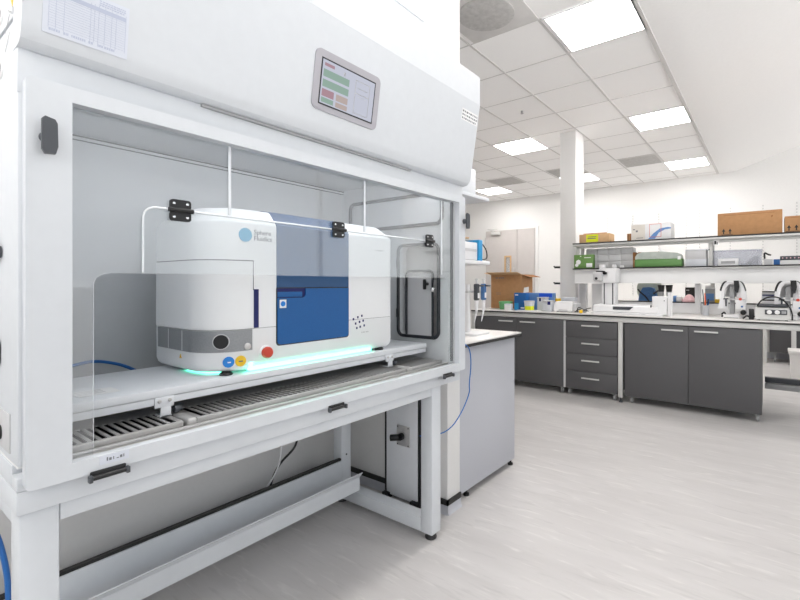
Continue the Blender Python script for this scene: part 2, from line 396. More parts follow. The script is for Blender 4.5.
# vents
def vent(name, x, y, label, disc):
    v = thing(name, label, 'ceiling vent', (x, y, ZC), None if disc else 'plain grey vents in the ceiling')
    obj('vent_plate', G().box(x - 0.28, x + 0.28, y - 0.285, y + 0.285, ZC - 0.008, ZC, 0.003), 'vent', v)
    if disc:
        obj('vent_disc', G().lathe((x, y, ZC), [(0.2, -0.006), (0.2, -0.016), (0.185, -0.02)], 40), 'vent2', v)
    else:
        g = G()
        for k in range(9): g.box(x - 0.26, x + 0.26, y - 0.25 + k * 0.06, y - 0.225 + k * 0.06, ZC - 0.012, ZC - 0.007)
        obj('louvre', g, 'vent2', v)
    return v
vent('ceiling_diffuser', -1.645, 2.78, 'grey square ceiling vent with a round disc at the top edge', True)
vent('ceiling_vent', -1.66, 7.57, 'plain grey ceiling vent right of the square column', False)
vent('ceiling_vent', -4.05, 7.6, 'plain grey ceiling vent above the door, left of the column', False)
vent('ceiling_vent', -2.85, 7.57, 'plain grey ceiling vent partly hidden by the left side of the column', False)
tag(obj('ceiling_sprinkler', G().lathe((-2.254, 4.595, ZC - 0.03), [(0.014, 0.03), (0.014, 0.012), (0.008, 0.01), (0.018, 0.0)], 12), 'greyp'), 'tiny dark sprinkler head in the ceiling tiles left of centre', 'sprinkler')

# ------------------------------------------------------------------ enclosure stand
st = thing('enclosure_stand', 'white steel stand under the big safety enclosure', 'stand', (-1.68, 1.0, 0))
Y0, Y1, Y2 = 0.242, 1.713, 1.786
for (x0, x1) in ((-1.385, -1.315), (-2.03, -1.96)):
    for (ya, yb) in ((0.242, 0.313), (1.713, 1.786)):
        lg = obj('leg', G().box(x0, x1, ya, yb, 0.03, 0.748, 0.006), 'powder', st)
        obj('foot', G().lathe(((x0 + x1) / 2, (ya + yb) / 2, 0), [(0.028, 0), (0.03, 0.006), (0.024, 0.02), (0.012, 0.024), (0.012, 0.032)], 20), 'black', lg)
obj('top_beam', G().box(-1.385, -1.3165, 0.313, 1.713, 0.705, 0.748, 0.004), 'powder', st)
obj('top_beam', G().box(-2.03, -1.962, 0.313, 1.713, 0.705, 0.748, 0.004), 'powder', st)
for (ya, yb) in ((0.242, 0.313), (1.713, 1.786)):
    obj('side_beam', G().box(-1.96, -1.385, ya + 0.001, yb - 0.001, 0.03, 0.10, 0.006), 'powder', st)
    obj('top_side_beam', G().box(-1.96, -1.385, ya + 0.001, yb - 0.001, 0.705, 0.748, 0.004), 'powder', st)
obj('rear_panel', G().box(-1.985, -1.955, 0.313, 1.713, 0.075, 0.245, 0.003), 'powder', st)
obj('panel_strip', G().box(-1.98, -1.962, 0.313, 1.713, 0.2455, 0.257), 'edge', st)  # thin black strip along the top of the rear panel
prof = [(-1.90, 0.118), (-1.815, 0.118), (-1.815, 0.188), (-1.79, 0.218), (-1.793, 0.221), (-1.822, 0.19), (-1.822, 0.125), (-1.90, 0.125)]
obj('cable_channel', G().prism(prof, 'y', 0.29, 1.715), 'powder', st)
obj('bolt', G().lathe((-1.962, 1.75, 0.27), [(0.004, 0), (0.006, 0.002), (0.003, 0.005)], 10, 'x'), 'charcoal', st)

# ------------------------------------------------------------------ safety enclosure
en = thing('safety_enclosure', 'big white safety enclosure with a clear front standing on a white steel stand', 'lab enclosure', (-1.72, 1.08, 0.75))
YA, YZ = 0.236, 1.93
base = obj('plinth', G().box(-2.2, -1.30, YA, YZ, 0.749, 0.80, 0.003), 'powder', en)
obj('plinth_front', G().box(-1.345, -1.3005, YA + 0.0005, YZ - 0.0005, 0.80, 0.830, 0.003), 'powder', base)
obj('plinth_side', G().box(-2.2, -1.345, YA + 0.0005, YA + 0.03, 0.80, 0.848, 0.003), 'powder', base)
obj('plenum_floor', G().box(-2.19, -1.346, YA + 0.031, YZ - 0.03, 0.80, 0.806), 'pit', base)
# side walls
sp = obj('side_panel', G().box(-2.2, -1.3005, YA + 0.001, YA + 0.03, 0.852, 1.829, 0.008), 'powder', en)
obj('seam', G().box(-2.19, -1.31, YA + 0.004, YA + 0.02, 0.848, 0.852), 'label', sp)
g = G(); g.prism(rect(-2.2, -1.3005, 0.80, 1.829), 'y', 1.875, YZ, holes=[rrect(-1.665, -1.40, 0.965, 1.45, 0.035)])
sr = obj('side_panel', g, 'liner', en)
obj('side_skin', G().prism(rect(-1.35, -1.3025, 0.80, 1.829), 'y', 1.90, YZ + 0.0005), 'powder', sr)
obj('back_panel', G().box(-2.2, -2.13, YA + 0.03, 1.875, 0.80, 1.829), 'liner', en)
cpn = obj('ceiling_panel', G().box(-2.13, -1.32, YA + 0.03, 1.875, 1.815, 1.828), 'liner', en)
obj('seam', G().box(-2.13, -2.122, YA + 0.03, 1.875, 1.807, 1.8115), 'seam', cpn)
obj('liner_lip', G().box(-2.13, -2.126, YA + 0.03, 1.875, 1.792, 1.796), 'seam', cpn)
obj('added_light_tube', G().cyl((-1.40, 0.30, 1.772), (-1.40, 1.84, 1.772), 0.011, n=14), 'added_tube', en)  # unseen lamp added behind the header to brighten the interior
hd = obj('header_panel', G().box(-1.33, -1.30, YA + 0.0015, 1.955, 1.66, 1.7545, 0.002).box(-1.33, -1.302, YA + 0.002, YZ, 1.75, 1.814), 'powder', en)
obj('vent_slot', G().box(-1.3005, -1.290, 0.62, 1.53, 1.7475, 1.7545), 'greyp', hd)
# canopy with the leaning front
CAN = [(-1.33, 1.755), (-1.295, 1.7555), (-1.279, 1.7585), (-1.268, 1.766), (-1.2605, 1.779), (-1.2545, 1.805), (-1.2, 2.155), (-2.2, 2.155), (-2.2, 1.83), (-1.33, 1.83)]
can = obj('canopy', G().prism(CAN, 'y', YA, 1.966), 'powder', en, sharp=25)
obj('canopy_top', G().prism([(-1.2, 2.1555), (-1.2, 2.297), (-1.204, 2.303), (-1.214, 2.306), (-2.2, 2.306), (-2.2, 2.1555)], 'y', YA, 1.966), 'powder', en, sharp=25)
def onslope(z, off=0.0):     # canopy front between z 1.805 and 2.155
    return -1.2545 + (z - 1.805) * 0.1557 + off * 0.988
def slope_poly(g, pts, off0, off1):
    """plate lying on the leaning front; pts in (y,z)"""
    a = [g.bm.verts.new((onslope(z, off0), y, z - 0.15 * off0)) for y, z in pts]
    b = [g.bm.verts.new((onslope(z, off1), y, z - 0.15 * off1)) for y, z in pts]
    n = len(pts); g.bm.faces.new(a[::-1]); g.bm.faces.new(b)
    for i in range(n): g.bm.faces.new((a[i], a[(i + 1) % n], b[(i + 1) % n], b[i]))
    return g
cp = obj('control_panel', slope_poly(G(), rrect(0.955, 1.259, 1.843, 2.038, 0.022), -0.003, 0.005), 'bezel', en, label='grey control panel with a small lit screen')
obj('screen_gasket', slope_poly(G(), rect(0.980, 1.234, 1.862, 2.014), 0.004, 0.0056), 'black', cp)
obj('screen', slope_poly(G(), rect(0.985, 1.229, 1.867, 2.009), 0.005, 0.0064), 'screen', cp)
for name, mat, (a, b, c, d) in (('screen_button', 'sgreen', (0.99, 1.105, 1.955, 1.979)), ('screen_button', 'sgreen', (0.99, 1.105, 1.922, 1.946)),
        ('screen_button', 'sred', (0.99, 1.042, 1.891, 1.915)), ('screen_button', 'sorange', (1.052, 1.105, 1.892, 1.914)),
        ('screen_button', 'sgreen', (0.99, 1.042, 1.871, 1.887)), ('screen_button', 'sorange', (1.052, 1.105, 1.8705, 1.887)), ('screen_title', 'sred', (0.993, 1.035, 1.99, 2.0))):
    obj(name, slope_poly(G(), rect(a, b, c, d), 0.006, 0.0068), mat, cp)
g = G()
for (a, b, c, d) in ((1.135, 1.205, 1.989, 1.991), (1.135, 1.205, 1.8755, 1.8775), (1.1345, 1.1365, 1.876, 1.99), (1.2035, 1.2055, 1.876, 1.99), (1.145, 1.195, 1.9645, 1.9665), (1.135, 1.205, 1.9445, 1.9465), (1.15, 1.19, 1.935, 1.936), (1.078, 1.084, 1.985, 1.996)):
    slope_poly(g, rect(a, b, c, d), 0.006, 0.0068)
obj('screen_diagram', g, 'greyp', cp)
sk = obj('rating_sticker', slope_poly(G(), rect(1.818, 1.958, 2.050, 2.103), 0.0, 0.0012), 'label', en)
g = G()
for r in range(3):
    y = 1.822
    while y < 1.95:
        w = random.uniform(0.005, 0.016); slope_poly(g, rect(y, min(y + w, 1.953), 2.055 + 0.016 * r, 2.063 + 0.016 * r), 0.001, 0.0016); y += w + 0.006
obj('print', g, 'ink', sk)
# exhaust housing on the roof
ex = thing('exhaust_housing', 'white box housing on the roof of the safety enclosure', 'fan housing', (-1.8, 1.1, 2.306))
obj('housing', G().box(-2.15, -1.45, 0.45, 1.822, 2.306, 2.615, 0.006), 'powder', ex)
obj('lid', G().box(-2.16, -1.444, 0.444, 1.826, 2.600, 2.6175, 0.004), 'powder', ex)
# front door: frame with clear pane
g = G(); g.prism(rrect(0.2455, 1.938, 0.806, 1.692, 0.010), 'x', -1.299, -1.272, holes=[rect(0.3245, 1.885, 0.843, 1.657)])
df = obj('door_frame', g, 'powder', en)
obj('seal', G().box(-1.318, -1.304, 1.868, 1.8745, 0.853, 1.66), 'gasket', df)
# pane with the cut-out: one clear sheet, rounded upper corners
R = 0.03; arc = lambda cy, cz, a0, a1: [(cy + R * math.cos(math.radians(a0 + (a1 - a0) * i / 6)), cz + R * math.sin(math.radians(a0 + (a1 - a0) * i / 6))) for i in range(7)]
poly = [(0.331, 0.842), (0.371, 0.842)] + arc(0.371 + R, 1.274 - R, 180, 90) + arc(1.83 - R, 1.274 - R, 90, 0) + [(1.83, 0.842), (1.868, 0.842), (1.868, 1.656), (0.331, 1.656)]
pane = obj('clear_pane', G().prism(poly, 'x', -1.3035, -1.2995), 'clear', en, label='clear acrylic pane with a wide arm opening')
g = G(); g.tube([(-1.2985, 0.371, 0.86)] + [(-1.2985, a, b) for a, b in arc(0.371 + R, 1.274 - R, 180, 90)], 0.0007, 6)
obj('cut_edge', g, 'acedge', pane)
g = G(); g.tube([(-1.2985, 1.83, 1.0)] + [(-1.2985, a, b) for a, b in arc(1.83 - R, 1.274 - R, 0, 90)], 0.0005, 6)
obj('cut_edge', g, 'acedge', pane)
fl = obj('hinged_flap', G().prism([(0.474, 1.277), (1.70, 1.277), (1.70, 1.447)] + [(0.474 + 0.03 + 0.03 * math.cos(math.radians(a)), 1.417 + 0.03 * math.sin(math.radians(a))) for a in range(90, 181, 15)], 'x', -1.2985, -1.2955), 'clear2', en)
obj('flap_edge', G().tube([(-1.295, 0.474, 1.277), (-1.295, 0.474, 1.417)] + [(-1.295, 0.504 + 0.03 * math.cos(math.radians(a)), 1.417 + 0.03 * math.sin(math.radians(a))) for a in range(180, 89, -15)] + [(-1.295, 1.70, 1.447)], 0.003, 6), 'acedge', fl)
for y, zb in ((0.703, 1.452), (1.252, 1.452), (1.767, 1.29)):
    obj('pane_joint', G().box(-1.2995, -1.2955, y - 0.0045, y + 0.0045, zb, 1.655, 0.001), 'acedge', pane)  # joint strip; the reflected bright streak is put into its pale colour
for y, z in ((0.563, 1.446), (1.115, 1.447), (1.664, 1.447)):
    h = obj('hinge', G().prism(rrect(y - 0.027, y + 0.027, z + 0.003, z + 0.029, 0.008), 'x', -1.2955, -1.289).prism(rrect(y - 0.027, y + 0.027, z - 0.029, z - 0.003, 0.008), 'x', -1.2955, -1.289).cyl((-1.287, y - 0.031, z), (-1.287, y + 0.031, z), 0.0065), 'black', en)
    for dy in (-0.017, 0.017):
        for dz in (-0.018, 0.018):
            obj('screw', G().lathe((-1.290, y + dy, z + dz), [(0.004, 0), (0.004, 0.002), (0.0025, 0.0035)], 10, 'x'), 'chrome', h)
# turn latches and pull handles on the frame
def knob(y, z, name='turn_latch'):
    k = obj(name, G().prism([(y - 0.013, z + 0.034), (y - 0.008, z + 0.040), (y + 0.009, z + 0.036), (y + 0.013, z + 0.028), (y + 0.014, z - 0.022), (y + 0.010, z - 0.038), (y - 0.008, z - 0.040), (y - 0.013, z - 0.03)], 'x', -1.252, -1.243), 'charcoal', df)
    obj('latch_base', G().cyl((-1.2725, y, z), (-1.252, y, z), 0.013, 0.010), 'charcoal', df)
knob(0.279, 1.566)
knob(1.926, 1.566)
for y in (0.392, 1.086, 1.779):
    h = obj('pull_handle', G().box(-1.272, -1.2665, y - 0.036, y + 0.036, 0.790, 0.812, 0.003).cyl((-1.263, y - 0.037, 0.798), (-1.263, y + 0.037, 0.798), 0.0058, n=12), 'black', df)
    g = G()
    for s in (-1, 1): g.box(-1.2685, -1.2545, y + s * 0.037 - 0.004, y + s * 0.037 + 0.004, 0.790, 0.806, 0.002)
    obj('handle_cap', g, 'charcoal', h)
lb = obj('frame_label', G().box(-1.2721, -1.2713, 0.375, 0.435, 0.821, 0.842), 'paper', df)
g = G()
for a, b, c in ((0.389, 0.392, 0.012), (0.394, 0.399, 0.009), (0.402, 0.404, 0.010), (0.409, 0.414, 0.003), (0.416, 0.421, 0.009), (0.423, 0.425, 0.010)): g.box(-1.2714, -1.2709, a, b, 0.828, 0.828 + c * 0.7)
obj('print', g, 'ink', lb)
# air grilles in the work surface
GX0, GX1, GZ = -1.60, -1.372, 0.851
def grille(ya, yb):
    g = G()
    n = max(2, int(round((yb - ya - 0.03) / 0.0205)))
    p = (yb - ya - 0.03) / n
    g.box(GX1 - 0.012, GX1, ya, yb, GZ - 0.018, GZ, 0.002); g.box(GX0, GX0 + 0.08, ya, yb, GZ - 0.003, GZ)
    g.box(GX0 + 0.08, GX1 - 0.012, ya, ya + 0.015, GZ - 0.003, GZ); g.box(GX0 + 0.08, GX1 - 0.012, yb - 0.015, yb, GZ - 0.003, GZ)
    for i in range(1, n): g.box(GX0 + 0.08, GX1 - 0.012, ya + 0.015 + p * i - p * 0.23, ya + 0.015 + p * i + p * 0.23, GZ - 0.003, GZ)
    obj('air_grille', g, 'grille', en)
grille(0.272, 0.607); grille(0.645, 1.594); grille(1.626, 1.872)
for yc in (0.626, 1.609):
    o = obj('grille_end_block', G().box(GX0, GX1 + 0.01, yc - 0.013, yc + 0.017, GZ - 0.028, GZ + 0.0045, 0.009, 3), 'grille', en)
obj('front_sill', G().box(GX1 + 0.002, -1.3055, 0.27, 1.872, 0.828, 0.836, 0.002), 'steel', en)
obj('sill_rib', G().box(-1.345, -1.332, 0.27, 1.872, 0.836, 0.844, 0.002), 'steel', en)
obj('rear_deck', G().box(-2.128, GX0 - 0.002, 0.268, 1.873, 0.845, 0.851), 'grille', en)
# right wall: dark seals, pass-through hatch
def loop(pts2, y, r): return G().tube([(x, y, z) for x, z in pts2], r, 8, True)
obj('hatch_seal', loop(rrect(-2.06, -1.372, 1.56, 1.722, 0.035), 1.870, 0.010), 'gasket', sr)
obj('hatch_seal', loop(rrect(-1.672, -1.393, 0.962, 1.456, 0.035), 1.870, 0.009), 'gasket', sr)
hp = obj('hatch_door', G().prism(rrect(-1.63, -1.455, 0.955, 1.305, 0.02), 'y', 1.90, 1.908), 'lgreyp', en)
obj('hatch_seal', loop(rrect(-1.632, -1.449, 0.95, 1.315, 0.022), 1.893, 0.0065), 'gasket', hp)
obj('hatch_knob', G().cyl((-1.487, 1.90, 1.245), (-1.487, 1.878, 1.245), 0.008).box(-1.494, -1.478, 1.864, 1.878, 1.215, 1.27, 0.004), 'black', hp)
obj('ball_latch', G().lathe((-1.418, 1.872, 1.215), [(0.004, 0.0), (0.007, -0.006), (0.012, -0.014), (0.013, -0.021), (0.010, -0.028), (0.004, -0.032)], 16, 'y'), 'chrome', sr)
obj('hatch_hinge', G().box(-1.682, -1.664, 1.862, 1.872, 1.33, 1.38, 0.003).box(-1.682, -1.664, 1.862, 1.872, 1.06, 1.11, 0.003), 'black', sr)
# left end: catches, ports
for z in (1.872, 1.747):
    c = obj('catch', G().cyl((-1.445, YA + 0.001, z), (-1.445, YA - 0.003, z), 0.023, 0.022), 'label', sp)
    obj('catch_knob', G().cyl((-1.448, YA - 0.003, z), (-1.448, YA - 0.008, z), 0.0165, 0.015), 'black', sp)
c = obj('catch', G().cyl((-1.445, YA, 1.322), (-1.445, YA - 0.007, 1.322), 0.014).box(-1.46, -1.443, YA - 0.016, YA - 0.005, 1.30, 1.345, 0.004), 'charcoal', sp)
obj('socket_plate', G().box(-1.52, -1.355, YA - 0.002, YA + 0.002, 0.872, 0.96, 0.003), 'lgreyp', sp)
obj('cable_port', G().cyl((-1.437, YA, 0.906), (-1.437, YA - 0.012, 0.906), 0.017, 0.014), 'black', sp)
obj('grip', G().box(-1.50, -1.448, YA - 0.008, YA, 1.06, 1.115, 0.003), 'black', sp)
obj('bolt', G().lathe((-1.328, YA, 1.842), [(0.008, 0.0), (0.008, -0.004), (0.004, -0.008)], 12, 'y'), 'chrome', can)
obj('warning_sticker', G().prism([(-1.333, 1.853), (-1.308, 1.893), (-1.358, 1.893)], 'y', YA - 0.001, YA + 0.001), 'yellow', can)
obj('vent_louvre', G().prism([(-1.40, 1.772), (-1.358, 1.803), (-1.358, 1.805), (-1.40, 1.774)], 'y', YA - 0.001, YA).prism([(-1.40, 1.812), (-1.358, 1.843), (-1.358, 1.845), (-1.40, 1.814)], 'y', YA - 0.001, YA), 'lgreyp', can)

# printed record sheet taped on the canopy
ps = thing('record_sheet', 'printed table on a paper sheet taped to the top left of the enclosure', 'paper sheet', (-1.25, 0.35, 1.80))
obj('sheet', slope_poly(G(), rect(0.268, 0.425, 1.789, 1.905), 0.0004, 0.0016), 'paper', ps)
g = G()
for i in range(15): slope_poly(g, rect(0.278, 0.419, 1.8065 + i * 0.0052, 1.8069 + i * 0.0052), 0.0015, 0.002)
for y in (0.278, 0.290, 0.304, 0.351, 0.358, 0.366, 0.378, 0.391, 0.40, 0.419): slope_poly(g, rect(y - 0.0003, y + 0.0003, 1.802, 1.885), 0.0015, 0.002)
obj('table_lines', g, 'inkl', ps)
obj('table_header', slope_poly(G(), rect(0.278, 0.419, 1.872, 1.881), 0.0015, 0.002), 'inkl', ps)
g = G()
for (a, b) in ((0.279, 0.297), (0.304, 0.312), (0.318, 0.341), (0.349, 0.357), (0.366, 0.377), (0.379, 0.397)):
    y = a
    while y < b:
        w = random.uniform(0.0015, 0.004); slope_poly(g, rect(y, y + w, 1.7965, 1.8015), 0.0015, 0.002); y += w + 0.0012
obj('print', g, 'inkl', ps)
g = G()
for r in range(3):
    y = 0.366
    while y < 0.415:
        w = random.uniform(0.002, 0.005); slope_poly(g, rect(y, y + w, 1.886 + r * 0.0045, 1.8885 + r * 0.0045), 0.0015, 0.002); y += w + 0.0015
obj('print', g, 'inkl', ps)

# raised platform carrying the instrument
pf = thing('instrument_platform', 'long white raised tray inside the enclosure under the instrument', 'platform', (-1.65, 1.1, 0.851))
TZ = 0.937
obj('tray_top', G().box(-1.862, -1.452, 0.335, 1.845, TZ - 0.024, TZ - 0.0006, 0.002), 'powder2', pf)
obj('tray_front', G().box(-1.4625, -1.457, 0.335, 1.845, TZ - 0.047, TZ - 0.026, 0.001), 'powder2', pf)
obj('tray_back', G().box(-1.86, -1.854, 0.335, 1.845, TZ - 0.047, TZ - 0.026, 0.001), 'powder2', pf)
for yc in (0.588, 1.565):
    br = obj('bracket', G().box(-1.4565, -1.4505, yc - 0.026, yc + 0.026, 0.882, 0.913, 0.001).box(-1.4565, -1.4505, yc - 0.01, yc + 0.018, 0.853, 0.884, 0.001).box(-1.49, -1.4505, yc - 0.012, yc + 0.02, 0.853, 0.858, 0.001), 'powder2', pf)
    for d in (-0.014, 0.014): obj('screw', G().lathe((-1.4505, yc + d, 0.901), [(0.0055, 0), (0.0055, 0.002), (0.003, 0.004)], 12, 'x'), 'steel', br)
    obj('clamp', G().cyl((-1.47, yc + 0.02, 0.866), (-1.47, yc + 0.055, 0.866), 0.008).cyl((-1.455, yc + 0.028, 0.868), (-1.455, yc + 0.04, 0.868), 0.011), 'charcoal', br)
for yc in (0.45, 1.72):
    obj('support_foot', G().cyl((-1.80, yc, 0.8515), (-1.80, yc, 0.914), 0.014), 'steel', pf)
pl = obj('printed_label', G().box(-1.60, -1.52, 0.40, 0.50, TZ, TZ + 0.0008), 'label', pf)
g = G()
for r in range(3): g.box(-1.59 + r * 0.02, -1.584 + r * 0.02, 0.41, 0.47, TZ + 0.0006, TZ + 0.0012)
obj('print', g, 'lgreyp', pl)

# ------------------------------------------------------------------ the instrument
ins = thing('droplet_instrument', 'white and blue benchtop instrument standing on the tray inside the enclosure', 'lab instrument', (-1.65, 1.17, TZ))
XB, XFR, YL, YR = -1.868, -1.47, 0.722, 1.604
def plan(inset=0.0, rf=0.13, rb=0.022, rr=0.025):
    x0, x1, y0, y1 = XB + inset, XFR - inset, YL + inset, YR - inset
    pts = []
    for cx, cy, r, t in ((x1 - rr, y1 - rr, rr, 0), (x0 + rr, y1 - rr, rr, 90), (x0 + rb, y0 + rb, rb, 180), (x1 - rf, y0 + rf, rf, 270)):
        for i in range(9):
            q = math.radians(t + 90 * i / 8); pts.append((cx + r * math.cos(q), cy + r * math.sin(q)))
    return pts
def ring(z, inset): return [(x, y, z) for x, y in plan(inset)]
lower = obj('base_housing', G().loft([ring(0.9455, 0.022), ring(0.950, 0.012), ring(0.960, 0.004), ring(0.975, 0.0), ring(1.089, 0.0)]), 'iwhite2', ins, sharp=50)
body = obj('upper_housing', G().loft([ring(1.0905, 0.0), ring(1.455, 0.0), ring(1.462, 0.002), ring(1.508, 0.042), ring(1.514, 0.052), ring(1.521, 0.09), ring(1.523, 0.12)]), 'iwhite', ins, sharp=50)
obj('seam', G().loft([ring(1.0885, 0.003), ring(1.091, 0.003)]), 'seam', ins)
for x, y in ((-1.50, 0.80), (-1.49, 1.53), (-1.80, 0.80), (-1.80, 1.54)):
    obj('foot', G().lathe((x, y, TZ), [(0.02, 0), (0.022, 0.003), (0.018, 0.0088)], 18), 'black', ins)
# plan path round the left end, from the back corner to the front face
def path(x_start, y_end, n=14):
    pts = [(x_start, YL), (-1.70, YL), (XFR - 0.13, YL)]
    for i in range(1, n): q = math.radians(270 + 90 * i / n); pts.append((XFR - 0.13 + 0.13 * math.cos(q), YL + 0.13 + 0.13 * math.sin(q)))
    pts += [(XFR, YL + 0.13), (XFR, y_end)]
    return pts
obj('front_flap', G().wrap(path(-1.845, 0.879), -0.002, 0.0035, 1.093, 1.326), 'iwhite', ins)
obj('flap_seam', G().wrap(path(-1.845, 0.884), -0.002, 0.0012, 1.326, 1.3295).box(XFR - 0.002, XFR + 0.0012, 0.879, 0.883, 1.225, 1.328), 'seam', ins)
obj('finger_slot', G().box(XFR - 0.003, XFR + 0.002, 0.884, 0.902, 1.092, 1.228), 'inavy', ins)
gb = obj('grey_band', G().wrap(path(-1.83, 0.877), -0.002, 0.003, 1.016, 1.088), 'igrey', ins)
obj('band_joint', G().wrap([(-1.745, YL), (-1.742, YL)], 0.0025, 0.0035, 1.018, 1.087).wrap([(-1.64, YL), (-1.637, YL)], 0.0025, 0.0035, 1.018, 1.087), 'iwhite', gb)
# viewing port on the curved corner
def on_corner(deg): q = math.radians(deg); return (XFR - 0.13 + 0.13 * math.cos(q), YL + 0.13 + 0.13 * math.sin(q), math.cos(q), math.sin(q))
x, y, nx, ny = on_corner(326)
nb = obj('viewing_port', G().cyl((x, y, 1.052), (x + 0.006 * nx, y + 0.006 * ny, 1.052), 0.027, 0.026, 28), 'lgreyp', ins)
obj('port_glass', G().cyl((x + 0.004 * nx, y + 0.004 * ny, 1.052), (x + 0.0068 * nx, y + 0.0068 * ny, 1.052), 0.0235, 0.0235, 28), 'black', nb)
obj('key_lock', G().lathe((XFR + 0.0025, 0.858, 1.030), [(0.012, 0), (0.012, 0.003), (0.008, 0.005)], 20, 'x'), 'steel', ins)
es = obj('stop_collar', G().lathe((XFR, 0.928, 1.001), [(0.025, 0), (0.024, 0.004), (0.02, 0.007)], 24, 'x'), 'iwhite', ins)
obj('stop_button', G().lathe((XFR, 0.928, 1.001), [(0.018, 0.005), (0.021, 0.012), (0.021, 0.018), (0.017, 0.024), (0.006, 0.026)], 24, 'x'), 'red', es)
for nm, mt, deg, yy, zz in (('round_sticker', 'stkblue', 336, None, 0.982), ('round_sticker', 'yellow', 353, None, 0.982)):
    if deg: x, y, nx, ny = on_corner(deg)
    else: x, y, nx, ny = XFR, yy, 1, 0
    s_ = obj(nm, G().cyl((x - 0.001 * nx, y, zz), (x + 0.0016 * nx, y + 0.0016 * ny, zz), 0.0185, 0.0185, 24), mt, ins, label=('blue' if mt == 'stkblue' else 'yellow') + ' round safety sticker')
    obj('print', G().wrap([(x - 0.007 * -ny, y - 0.007 * nx), (x + 0.007 * -ny, y + 0.007 * nx)], 0.0010, 0.0021, zz - 0.003, zz + 0.001), 'iwhite' if mt == 'stkblue' else 'ink', s_)
x, y = -1.655, YL
obj('warning_mark', G().prism([(x - 0.008, 0.99), (x + 0.008, 0.99), (x, 1.004)], 'y', y - 0.0012, y + 0.001), 'yellow', ins)
# blue centre
bt = obj('blue_top_panel', G().prism([(XFR - 0.003, 1.2335), (XFR + 0.003, 1.2335), (XFR + 0.003, 1.4625), (XFR - 0.041, 1.512), (XFR - 0.10, 1.525), (-1.78, 1.527), (-1.78, 1.515), (XFR - 0.05, 1.50), (XFR - 0.003, 1.458)], 'y', 0.974, 1.322), 'iblue_veiled', ins)
g = G(); g.prism([(0.976, 1.194), (0.976, 1.035), (0.980, 1.026), (0.989, 1.022), (1.308, 1.022), (1.317, 1.026), (1.321, 1.035), (1.321, 1.229), (1.100, 1.229), (1.100, 1.206), (1.096, 1.198), (1.088, 1.194)], 'x', XFR - 0.003, XFR + 0.005)
bd = obj('blue_door', g, 'iblue', ins)
obj('handle_recess', G().box(XFR - 0.002, XFR + 0.0008, 0.977, 1.102, 1.192, 1.2295), 'inavy', bd)
obj('door_grip', G().box(XFR, XFR + 0.0042, 0.977, 1.085, 1.197, 1.217, 0.002), 'iblue', bd)
qr = obj('door_sticker', G().box(XFR + 0.0045, XFR + 0.0058, 0.984, 1.012, 1.157, 1.188), 'label', bd)
obj('print', G().lathe((XFR + 0.0058, 0.998, 1.1725), [(0.010, 0), (0.010, 0.0005)], 16, 'x').box(XFR + 0.0058, XFR + 0.0064, 0.990, 1.006, 1.171, 1.175), 'stkblue', qr)
obj('door_gap', G().prism(rrect(0.972, 1.325, 1.0175, 1.24, 0.014), 'x', XFR - 0.002, XFR + 0.0006), 'seam', ins)
g = G()
for (a, b) in ((1.352, 1.092), (1.378, 1.099), (1.402, 1.104), (1.365, 1.072), (1.388, 1.078), (1.410, 1.082), (1.372, 1.052), (1.392, 1.056), (1.416, 1.060)):
    g.box(XFR - 0.001, XFR + 0.0014, a - 0.0042, a + 0.0042, b - 0.005, b + 0.005, 0.001)
obj('speaker_hole', g, 'inavy', ins)
obj('logo_disc', G().cyl((XFR - 0.001, 0.853, 1.417), (XFR + 0.0012, 0.853, 1.417), 0.024, 0.024, 32), 'logo', ins)
text_mesh('logo_text', 'Sphere', 0.024, 'ink', ins, face_px(XFR + 0.0008, 0.884, 1.4215))
text_mesh('logo_text', 'Fluidics', 0.024, 'ink', ins, face_px(XFR + 0.0008, 0.884, 1.400))
g = G()
for i, w in enumerate((0.006, 0.004, 0.007, 0.005, 0.006, 0.004)): g.box(XFR, XFR + 0.0012, 1.49 + i * 0.009, 1.49 + i * 0.009 + w, 1.398, 1.403)
for i, w in enumerate((0.004, 0.006, 0.003, 0.006, 0.005)): g.box(XFR, XFR + 0.0012, 1.40 + i * 0.009, 1.40 + i * 0.009 + w, 1.028, 1.033)
obj('small_print', g, 'lgreyp', ins)
obj('led_bar', G().box(XFR - 0.02, XFR + 0.0015, 0.868, 1.46, 0.9425, 0.9565, 0.003), 'led', ins, label='glowing green light bar under the front edge')
obj('led_bar', G().tube([(-1.535, 0.815, 0.9413), (-1.57, 0.775, 0.9413), (-1.70, 0.765, 0.9413)], 0.0035, 8), 'led', ins, label='hidden green light bar added under the rounded end for its glow')  # hidden strip added to throw the green glow onto the tray
for yy in (0.872,): obj('led_mount_glow', G().box(XFR - 0.01, XFR + 0.002, yy - 0.006, yy + 0.010, 0.948, 0.972, 0.002), 'led', ins)  # mount painted with the bar's green glow, no lamp itself

